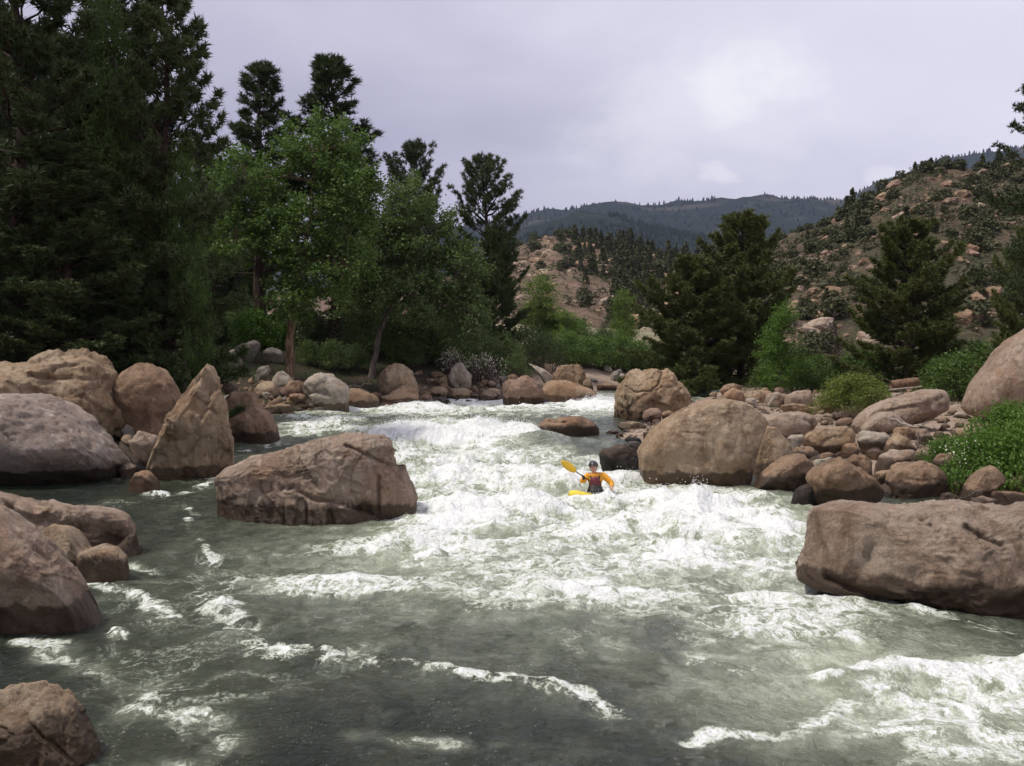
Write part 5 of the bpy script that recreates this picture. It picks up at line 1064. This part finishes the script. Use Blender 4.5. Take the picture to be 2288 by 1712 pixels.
for px, Y, s_ in [(1790, 72, 1.0), (1830, 74, 1.1), (1870, 70, .95), (1960, 72, 1.1), (2100, 66, 1.2), (2150, 64, 1.2), (1720, 74, 1.0), (2190, 68, 1.3), (2090, 74, 1.3), (1920, 76, 1.2)]:
    shrub(px, 0, Y, S_pal if px in (1830, 1870) else S_leaf, LEAF, 'green bush in the row beneath the right bank pines', 'green bushes beneath the right bank pines', s_ * r_.uniform(.85, 1.1), r_.uniform(0, 6))
shrub(1912, 890, 53, shY, LEAF_YEL, 'round yellow-green bush on the right bank gravel', None, (1.2, 1.1, 1.05))
e_ = shrub(2215, 1050, 30.6, shN, LEAF_BRIGHT, 'big leafy green shrub with white flowers below the great tilted slab', None, (1.0, 1.0, 1.25))
shrub(2330, 1050, 29.6, shN, LEAF_BRIGHT, 'leafy green shrub cut off by the frame right of the flowering shrub', None, (1.1, 1.1, 1.65), 2)
shrub(2262, 960, 37, shN, LEAF_BRIGHT, 'leafy green shrub at the foot of the great tilted pink slab', None, (1.1, 1.0, 1.35), 3)
shrub(2130, 980, 36, shN, LEAF_BRIGHT, 'lower leafy green shrub behind the pink block', None, (.85, .8, .75), 1)
# white flowers on the shrub
fr = np.random.default_rng(5); fp = np.stack([fr.normal(-.75, .45, 90), fr.normal(-.2, .5, 90), fr.normal(1.15, .18, 90)], 1)
fm_ = quad_mesh('flower', leaf_quads(fp, .06, fr)); fm_.materials.append(FLOWER); fo_ = link('flower', fm_, e_)
brush = shrub_parts(1.6, 1.2, 1.7, 150, 10, 45, .09, .2, 150, .55)
shrub(1075, 850, 76, brush, FLOWER, 'grey leafless brush dotted with pale blossom above the cobbles', None, (1.2, 1, 1.2), 0, stem=TWIG)
shrub(1010, 850, 77, brush, FLOWER, 'grey leafless brush left of the pale split rock', None, 1.0, 2, stem=TWIG)
# dead tree
def bare_tree(H, seed, n=26):
    rng = np.random.default_rng(seed); g = Geo(); z = np.linspace(-.3, H, 9); T = np.stack([.12 * np.sin(z), .1 * np.cos(z * 1.3), z], 1); g.tube(T, np.linspace(.09, .015, 9), 6)
    for i in range(n):
        zz0 = H * rng.uniform(.25, .95); o = np.array([np.interp(zz0, z, T[:, 0]), np.interp(zz0, z, T[:, 1]), zz0]); az = rng.uniform(0, 6.3); L = (H - zz0) * .35 + .4
        e = o + np.array([math.cos(az) * L, math.sin(az) * L, L * .7]); m_ = (o + e) / 2 + rng.normal(0, .1, 3); g.tube(np.stack([o, m_, e]), [.03, .018, .006], 4, False)
        for k in range(3):
            q = o + (e - o) * rng.uniform(.4, 1); g.tube(np.stack([q, q + rng.normal(0, .3, 3) + np.array([0, 0, .25])]), [.012, .004], 3, False)
    return g.mesh('trunk')
DEADM = bare_tree(5, 3); DEADM.materials.append(BARK_GREY)
for px, top, Y, lb in [(1868, 690, 72, 'leafless grey dead tree between the sapling and the lone pine'), (1350, 700, 108, 'thin leafless grey tree among the upstream bushes')]:
    loc, s = stand(px, top, Y, 5); o = link('dead_tree', DEADM, loc=loc); o.scale = (s, s, s); tag(o, lb, 'tree')
# grass tufts on the left bank and under the pines
def grass(name, n, sampler, h, mt, label, seed):
    r = random.Random(seed); rr = np.random.default_rng(seed); pos = np.array([sampler(r) for _ in range(n)])
    z = ground_z(pos[:, 0], pos[:, 1]); p = np.repeat(np.c_[pos, z], 9, 0) + rr.normal(0, .08, (n * 9, 3)) * np.array([1, 1, 0])
    tri = needle_tufts(p, np.tile([0, 0, 1.0], (len(p), 1)), h, .012, 1, rr, .5)
    tag(link(name, tri_mesh(name, tri), mat=mt), label, 'grass', kind='stuff')
grass('grass', 2600, lambda r: (r.uniform(-34, -9), r.uniform(60, 95)), .35, LEAF_DIM, 'dull green grass on the left bank under the trees', 51)
def rg_s(r):
    while 1:
        px, py = r.uniform(1600, 2400), r.uniform(835, 900); b = on_bank(px, py, .2)
        if b[0] > float(xr(b[1])) + 1: return b[0], b[1]
grass('grass', 1500, rg_s, .3, SAGE, 'dry grass between the stones of the right bank', 52)

# hillside junipers and pines: small, shared shapes
def puff(seed, n, h, w_, cone):
    rng = np.random.default_rng(seed); L = []
    for i in range(n):
        z = rng.uniform(.02, 1); k = (1 - z) ** .8 if cone else math.sqrt(max(.03, 1 - (z * 1.6 - .75) ** 2)); az = rng.uniform(0, 6.3); rr = rng.uniform(.3, 1) ** .5 * k * w_ * rng.uniform(.75, 1.15)
        L.append(np.array([math.cos(az) * rr, math.sin(az) * rr, z * h]) + rng.normal(0, .07, (7, 3)))
    return quad_mesh('hill_tree', leaf_quads(np.concatenate(L), .30, rng))
JM = []
for k in range(6):
    me = puff(60 + k, 95, 1.6, 1.0, False); me.materials.append(JUNIPER); JM.append(me)
SG = []
for k in range(3):
    me = puff(80 + k, 36, .8, .9, False); me.materials.append(SAGE); SG.append(me)
CP = []
for k in range(4):
    me = puff(70 + k, 110, 3.2, .85, True); me.materials.append(JUNIPER); CP.append(me)
def hill_plants(n, H, us, ts, meshes, sizes, name, label, cat, group, seed, edge=0):
    r = random.Random(seed)
    for i in range(n):
        u_, t_ = r.uniform(*us), ts[0] + (ts[1] - ts[0]) * r.random() ** .8
        if i < edge: t_ = ts[1] + r.uniform(-4, 3)
        p = surf_point(H, u_, t_); s = r.uniform(*sizes)
        o = link(name, r.choice(meshes), loc=(p[0], p[1], p[2] - .1)); o.scale = (s, s, s * r.uniform(.75, 1.15)); o.rotation_euler = (0, 0, r.uniform(0, 6.3)); tag(o, label, cat, group)
hill_plants(190, HR, (1600, 2400), (108, 225), JM, (.7, 1.6), 'juniper_bush', 'dark round juniper on the dry right hillside', 'juniper', 'junipers on the right hillside', 1, 60)
hill_plants(26, HR, (1660, 2400), (130, 226), CP, (.7, 1.5), 'hillside_pine', 'small dark pointed pine on the juniper hillside', 'pine', 'pines on the juniper hillside', 2, 12)
hill_plants(260, HR, (1600, 2420), (106, 222), SG, (.6, 1.5), 'sage_bush', 'low grey green sagebrush on the juniper hillside', 'sagebrush', 'sagebrush on the juniper hillside', 3)
hill_plants(105, HM, (1100, 1600), (240, 430), JM, (1.0, 2.4), 'juniper_bush', 'dark juniper on the rocky hill across the valley', 'juniper', 'junipers on the rocky hill', 4, 40)
hill_plants(150, HM, (1280, 1620), (250, 432), CP, (1.3, 2.6), 'hillside_pine', 'dark pine on the wooded flank of the rocky hill', 'pine', 'pines on the rocky hill', 5, 30)

def scrub(name, n, H, us, ts, sz, mt, label, seed):
    rng = np.random.default_rng(seed); V = []; co = []
    for me in JM[:3]:
        a = np.zeros(len(me.vertices) * 3, np.float32); me.vertices.foreach_get('co', a); co.append(a.reshape(-1, 3)[: 4 * 64])
    for i in range(n):
        p = surf_point(H, rng.uniform(*us), ts[0] + (ts[1] - ts[0]) * rng.uniform() ** .8); V.append(co[i % 3] * rng.uniform(*sz) * np.array([1, 1, .8]) + p)
    tag(link(name, quad_mesh(name, np.concatenate(V)), mat=mt), label, 'scrub', kind='stuff')
scrub('scrub', 520, HR, (1580, 2440), (106, 224), (.5, 1.15), JUNIPER, 'low dark scrub crowding the right hillside', 63)
scrub('scrub', 500, HR, (1580, 2440), (106, 222), (.4, 1.0), SAGE, 'low scrub between the junipers of the right hillside', 61)
scrub('scrub', 420, HM, (1090, 1620), (240, 428), (.9, 2.0), JUNIPER, 'low scrub on the rocky hill across the valley', 62)
# driftwood
def log(name, a, b, r0, r1, mat, label, k=8, bend=.05, stubs=0):
    rng = np.random.default_rng(len(label)); a = np.array(a, float); b = np.array(b, float); s = np.linspace(0, 1, 9)[:, None]; L = np.linalg.norm(b - a)
    g = Geo(); pts = (b - a) * s + rng.normal(0, bend * L * .15, (9, 3)) * np.sin(s * 3.14); g.tube(pts, np.linspace(r0, r1, 9) * rng.uniform(.9, 1.1, 9), k)
    for i in range(stubs):
        q = pts[rng.integers(2, 8)]; g.tube(np.stack([q, q + rng.normal(0, .18 * L, 3) * np.array([1, 1, .6]) + np.array([0, 0, .06 * L])]), [r1 * .7, r1 * .25], 5)
    return tag(link(name, g.mesh(name), mat=mat, loc=a), label, 'driftwood')
log('fallen_log', at(1990, 862, 60), at(2052, 852, 60), .30, .24, DRIFT_BROWN, 'thick rotten brown log at the foot of the lone pine', 10)
log('driftwood_pole', at(1985, 872, 58), at(2062, 864, 58), .06, .04, DRIFT, 'thin bleached pole lying in front of the rotten log')
log('driftwood_stick', at(1716, 906, 52), at(1736, 880, 52), .07, .03, DRIFT, 'bleached driftwood stick propped among the pink boulders')
log('driftwood_branch', at(1990, 938, 44), at(2080, 958, 43), .07, .03, DRIFT, 'forked dead branch lying in front of the broad pink slab', 6, .25, 6)
log('driftwood_branch', at(2052, 968, 38), at(2050, 1000, 37.5), .035, .015, BARK_GREY, 'short dark branch jammed right of the peaked tan rock', 6, .2, 3)
log('driftwood_stick', at(2130, 1120, 27.5), at(2240, 1080, 28.5), .02, .01, BARK_GREY, 'thin dead stick across the tilted egg-shaped boulder', 5, .1, 1)
log('driftwood_branch', at(770, 866, 69), at(830, 858, 69), .06, .03, DRIFT, 'pale dead branch caught right of the big pale boulder', 6, .3, 5)
# ------------------------------------------------------------------ kayaker
def pmat(name, col, rough=.5, spec=.5): return plain(name, col, rough, spec, .08, 14)
M_YEL = pmat('kayak_plastic', (0.78, 0.62, 0.05), .3); M_BLK = pmat('black_neoprene', (0.018, 0.018, 0.02), .6)
M_JKT = pmat('orange_dry_top', (0.70, 0.30, 0.010), .5); M_VEST = pmat('maroon_vest', (0.13, 0.018, 0.028), .6)
M_SKIN = pmat('skin', (0.50, 0.27, 0.20), .5); M_HELM = pmat('helmet_shell', (0.035, 0.033, 0.035), .16); M_BLADE = pmat('paddle_blade', (0.66, 0.40, 0.012), .35)
M_LIP = pmat('lips', (0.30, 0.10, 0.09), .5); M_EYE = pmat('eye', (0.03, 0.025, 0.02), .3)
KX, KY = float(KAY[0]), float(KAY[1]); KZ = float(np.median(WZ[((P[:, 0] - KX) ** 2 + (P[:, 1] - KY) ** 2) < .5])) - .02
BOW = np.array([-.72, -.69, 0])                                # towards the camera and to the left
def skin_mesh(name, chains, subs=2):
    """chains: lists of (x,y,z,r); chains share joints by coordinates; grown with the Skin modifier"""
    vs = []; es = []; key = {}
    def vid(p):
        k = tuple(round(c, 4) for c in p[:3])
        if k not in key: key[k] = len(vs); vs.append(p)
        return key[k]
    for ch in chains:
        ids = [vid(p) for p in ch]; es += [(a, b) for a, b in zip(ids[:-1], ids[1:]) if a != b]
    me = bpy.data.meshes.new(name); me.from_pydata([v[:3] for v in vs], list(dict.fromkeys(es)), [])
    o = bpy.data.objects.new(name, me); C.objects.link(o)
    sm = o.modifiers.new('skin', 'SKIN'); sm.use_smooth_shade = True
    for i, v in enumerate(vs):
        d_ = me.skin_vertices[0].data[i]; d_.radius = (v[3], v[4] if len(v) > 4 else v[3]); d_.use_root = (i == 0)
    o.modifiers.new('sub', 'SUBSURF').levels = subs
    bpy.context.view_layer.update(); dg = bpy.context.evaluated_depsgraph_get()
    m2 = bpy.data.meshes.new_from_object(o.evaluated_get(dg)); m2.name = name
    bpy.data.objects.remove(o); bpy.data.meshes.remove(me)
    for p_ in m2.polygons: p_.use_smooth = True
    return m2
# kayak
kay = empty('kayak', (KX, KY, KZ - .11)); tag(kay, 'short yellow whitewater kayak half buried in foam', 'kayak')
ns_, nk = 25, 20; V_ = []
for i in range(ns_):
    t = -1 + 2 * i / (ns_ - 1); hw_ = .33 * (1 - abs(t) ** 2.6) ** .62 + .012; keel = -.14 + .26 * abs(t) ** 2.4; deck = .10 + .13 * max(0, t) ** 1.4 * (1 - max(0, t) ** 6) + .05 * abs(t)
    if i in (0, ns_ - 1): deck = keel + .02
    for k in range(nk):
        a = 2 * math.pi * k / nk; sx_, sz2 = math.cos(a), math.sin(a); lat = np.sign(sx_) * abs(sx_) ** .8 * hw_
        zz2 = (deck if sz2 > 0 else -keel) * abs(sz2) ** .9 * (1 if sz2 > 0 else -1)
        V_.append(np.array([0, 0, .10 * t]) + BOW * (t * 1.08) + np.array([-BOW[1], BOW[0], 0]) * lat + np.array([0, 0, zz2]))
V_ = np.array(V_); ii = np.arange(ns_ * nk).reshape(ns_, nk); jj = np.roll(ii, -1, 1)
hf = np.stack([ii[:-1].ravel(), jj[:-1].ravel(), jj[1:].ravel(), ii[1:].ravel()], 1)
link('hull', mesh('hull', V_, hf), kay, M_YEL)
g = Geo(); an = np.linspace(0, 2 * math.pi, 25); sd_ = np.array([-BOW[1], BOW[0], 0])
g.tube(np.stack([BOW * .40 * math.cos(a) + sd_ * .24 * math.sin(a) + np.array([0, 0, .135]) for a in an]), .022, 6, False); link('cockpit_rim', g.mesh('cockpit_rim'), kay, M_BLK)
for s_ in (.62, 1.0):
    g = Geo(); c = BOW * s_ + np.array([0, 0, .17 if s_ < .9 else .12]); g.tube(np.stack([c - sd_ * .06, c + np.array([0, 0, .05]), c + sd_ * .06]), .014, 6); link('grab_handle', g.mesh('grab_handle'), kay, M_BLK)
# person: local frame x right, y away from the camera, z up; seated in the cockpit, turned to the camera
per = empty('person', (KX, KY, KZ)); per.scale = (1.1, 1.05, 1.02); tag(per, 'person in orange jacket, maroon vest and dark helmet paddling the yellow kayak', 'person')
rs, re_, rh = (-.20, .0, .50), (-.36, -.16, .36), (-.31, -.34, .47)
ls, le, lh = (.22, .02, .50), (.42, -.06, .30), (.40, -.27, .16)
HX = -.05
def fingers(h, dirv, upv, out_):
    d_ = np.array(dirv) / np.linalg.norm(dirv); u_ = np.array(upv) / np.linalg.norm(upv); o_ = np.array(out_) / np.linalg.norm(out_); h = np.array(h); ch = []
    for k, (off, ln) in enumerate(((-.030, .068), (-.010, .078), (.010, .074), (.030, .060))):
        a = h + d_ * .045 + u_ * off; b = a + d_ * ln * .5 + o_ * .006; c = b + d_ * ln * .18 - o_ * ln * .45; e = c - d_ * ln * .35 - o_ * ln * .1
        ch.append([(*h, .030, .022), (*a, .010), (*b, .009), (*c, .0085), (*e, .008)])
    a = h - u_ * .035 + d_ * .005; b = a - u_ * .022 + d_ * .030 - o_ * .015; c = b + d_ * .022 - o_ * .030; ch.append([(*h, .030, .022), (*a, .012), (*b, .010), (*c, .009)])
    return ch
SH = np.array([.62, 0, -.50]); SH /= np.linalg.norm(SH)          # direction of the paddle shaft
body = [[(0, .02, .04, .15, .12), (0, .03, .25, .145, .105), (HX * .4, .02, .45, .16, .10), (HX * .7, .0, .555, .058), (HX, -.015, .62, .056), (HX, -.025, .69, .072, .082), (HX, -.025, .775, .080, .095), (HX, -.02, .835, .062, .07)],
        [(HX, -.025, .69, .072, .082), (HX, -.098, .665, .022)], [(HX, -.025, .775, .080, .095), (HX, -.122, .73, .012)],
        [(HX * .4, .02, .45, .16, .10), (*rs, .062), (*re_, .048), ((re_[0] + rh[0]) / 2, (re_[1] + rh[1]) / 2, (re_[2] + rh[2]) / 2, .040), (*rh, .030, .022)],
        [(HX * .4, .02, .45, .16, .10), (*ls, .062), (*le, .048), ((le[0] + lh[0]) / 2, (le[1] + lh[1]) / 2, (le[2] + lh[2]) / 2, .040), (*lh, .030, .022)]]
body += fingers(rh, (-.1, -.8, .5), SH, (0, -.4, -.8)) + fingers(lh, (-.2, -.9, -.1), SH, (0, -.2, -.9))
link('body', skin_mesh('body', body), per, M_SKIN)
jk = [[(0, .03, .12, .165, .13), (0, .03, .27, .165, .125), (HX * .4, .02, .45, .19, .13), (HX * .6, .01, .535, .085), (HX * .8, -.005, .585, .066)],
      [(HX * .4, .02, .45, .19, .13), (*rs, .092), ((rs[0] + re_[0]) / 2, (rs[1] + re_[1]) / 2, (rs[2] + re_[2]) / 2 - .01, .085), (*re_, .078), ((re_[0] * .35 + rh[0] * .65), (re_[1] * .35 + rh[1] * .65), (re_[2] * .35 + rh[2] * .65), .050)],
      [(HX * .4, .02, .45, .19, .13), (*ls, .098), ((ls[0] + le[0]) / 2, (ls[1] + le[1]) / 2, (ls[2] + le[2]) / 2, .092), (*le, .080), ((le[0] * .35 + lh[0] * .65), (le[1] * .35 + lh[1] * .65), (le[2] * .35 + lh[2] * .65), .050)]]
link('jacket', skin_mesh('jacket', jk), per, M_JKT)
link('life_vest', skin_mesh('life_vest', [[(0, .0, .10, .185, .155), (0, -.01, .26, .185, .16), (HX * .3, -.04, .42, .150, .14), (HX * .5, -.06, .51, .100, .085)]]), per, M_VEST)
link('spray_skirt', skin_mesh('spray_skirt', [[(0, -.05, .03, .26, .24), (0, -.04, .11, .22, .20), (0, -.03, .20, .19, .17), (.0, -.055, .29, .16, .14)]]), per, M_BLK)
for sx_ in (-1, 1):
    g = Geo(); g.tube([(sx_ * .10 + HX * .3, -.10, .40), (sx_ * .115 + HX * .3, -.085, .50), (sx_ * .12 + HX * .3, .0, .565), (sx_ * .11, .12, .50)], [.022, .022, .02, .02], 6); link('vest_strap', g.mesh('vest_strap'), per, M_BLK)
# helmet: a shell cut off at the brow, with brim and chin strap
v, f = ico(4); hc = np.array([HX, -.015, .785]); pv = v * np.array([.112, .135, .125])
keep = (v[:, 2] > -.18 - .55 * np.clip(v[:, 1], 0, 1)) & ~((v[:, 1] < -.35) & (v[:, 2] < .12)); mp = -np.ones(len(v), int); mp[keep] = np.arange(keep.sum())
ff = f[keep[f].all(1)]; hm = mesh('helmet', pv[keep] + hc, mp[ff]); ho = link('helmet', hm, per, M_HELM)
sm_ = ho.modifiers.new('shell', 'SOLIDIFY'); sm_.thickness = .012; sm_.offset = 1
g = Geo(); an = np.linspace(math.radians(200), math.radians(340), 12); g.tube(np.stack([hc + np.array([math.cos(a) * .108, math.sin(a) * .15, .022]) for a in an]), .012, 6); link('helmet_brim', g.mesh('helmet_brim'), ho, M_HELM)
g = Geo(); g.tube([(HX - .095, -.03, .74), (HX - .08, -.06, .66), (HX, -.085, .632), (HX + .08, -.06, .66), (HX + .095, -.03, .74)], .009, 5); link('chin_strap', g.mesh('chin_strap'), per, M_BLK)
for sx_ in (-1, 1):
    v, f = ico(2); link('eye', mesh('eye', v * np.array([.013, .008, .007]) + np.array([HX + sx_ * .032, -.116, .762]), f), per, M_EYE)
    g = Geo(); g.tube([(HX + sx_ * .078, -.02, .77), (HX + sx_ * .09, -.015, .745), (HX + sx_ * .08, -.02, .715)], [.012, .016, .010], 6); link('ear', g.mesh('ear'), per, M_SKIN)
v, f = ico(2); link('mouth', mesh('mouth', v * np.array([.020, .008, .009]) + np.array([HX, -.113, .688]), f), per, M_LIP)
gl = [[(re_[0] * .25 + rh[0] * .75, re_[1] * .25 + rh[1] * .75, re_[2] * .25 + rh[2] * .75, .048), (*rh, .046, .036)]]
gf = fingers(rh, (-.1, -.8, .5), SH, (0, -.4, -.8))
for ch in gf: gl.append([(p[0], p[1], p[2], .046 if i == 0 else p[3] + .007, .036 if i == 0 else p[3] + .007) for i, p in enumerate(ch)])
link('glove', skin_mesh('glove', gl), per, M_BLK)
# paddle
pc = np.array(rh) + np.array([-.005, -.065, .028]); pad = empty('paddle', (KX + pc[0], KY + pc[1], KZ + pc[2])); tag(pad, 'yellow bladed kayak paddle with black shaft held across the chest', 'paddle')
SD = np.array([.775, .03, -.535]); SD /= np.linalg.norm(SD)
g = Geo(); g.tube([-SD * .36, SD * .2, SD * .7, SD * 1.15], .016, 8); link('shaft', g.mesh('shaft'), pad, M_BLK)
def blade(c0, dv, nrm):
    dv = dv / np.linalg.norm(dv); sdv = np.cross(dv, nrm); sdv /= np.linalg.norm(sdv); nv = np.cross(sdv, dv); rows = []; n_ = 14
    for side in (0, 1):
        for i in range(n_):
            t = i / (n_ - 1); hw2 = .098 * math.sin(min(1, t * .92 + .06) * math.pi) ** .6 * (1.0 if t < .7 else 1 - (t - .7) * .35) + .012
            for k in range(7):
                u = -1 + k / 3; th_ = .008 * (1 - u * u) + .002 + .010 * max(0, 1 - abs(u) * 4) * (1 - t)
                rows.append(c0 + dv * t * .50 + sdv * hw2 * u + nv * ((th_ if side == 0 else -th_) + .035 * t * t))
    R_ = np.array(rows); a = np.arange(n_ * 7).reshape(n_, 7); f1 = np.stack([a[:-1, :-1].ravel(), a[:-1, 1:].ravel(), a[1:, 1:].ravel(), a[1:, :-1].ravel()], 1)
    f2 = f1[:, ::-1] + n_ * 7; o_ = n_ * 7; ed = np.concatenate([a[0, :], a[1:, -1], a[-1, -2::-1], a[-2:0:-1, 0]]); e2 = np.roll(ed, -1)
    return mesh('blade', R_, np.concatenate([f1, f2, np.stack([ed, ed + o_, e2 + o_, e2], 1)]))
link('blade', blade(-SD * .32, -SD, np.array([.25, -.95, .2])), pad, M_BLADE); link('blade', blade(SD * 1.1, SD, np.array([.3, -.5, .8])), pad, M_BLADE)

# ------------------------------------------------------------------ haze between the camera and the far hills
me = bpy.data.meshes.new('haze'); bm = bmesh.new(); bmesh.ops.create_cube(bm, size=1.0)
for v_ in bm.verts: v_.co = Vector((v_.co.x * 15000, 2600 + v_.co.y * 7400, 470 + v_.co.z * 1300))
bm.to_mesh(me); bm.free()
hm_, ht = newmat('haze_air'); pv_ = ht.n('ShaderNodeVolumePrincipled', {'Color': (0.62, 0.70, 1.0, 1), 'Density': 0.00005, 'Anisotropy': 0.2}); out(ht, None, pv_.outputs[0])
tag(link('haze', me, mat=hm_), 'thin bluish haze in the valley air', 'haze', kind='stuff')
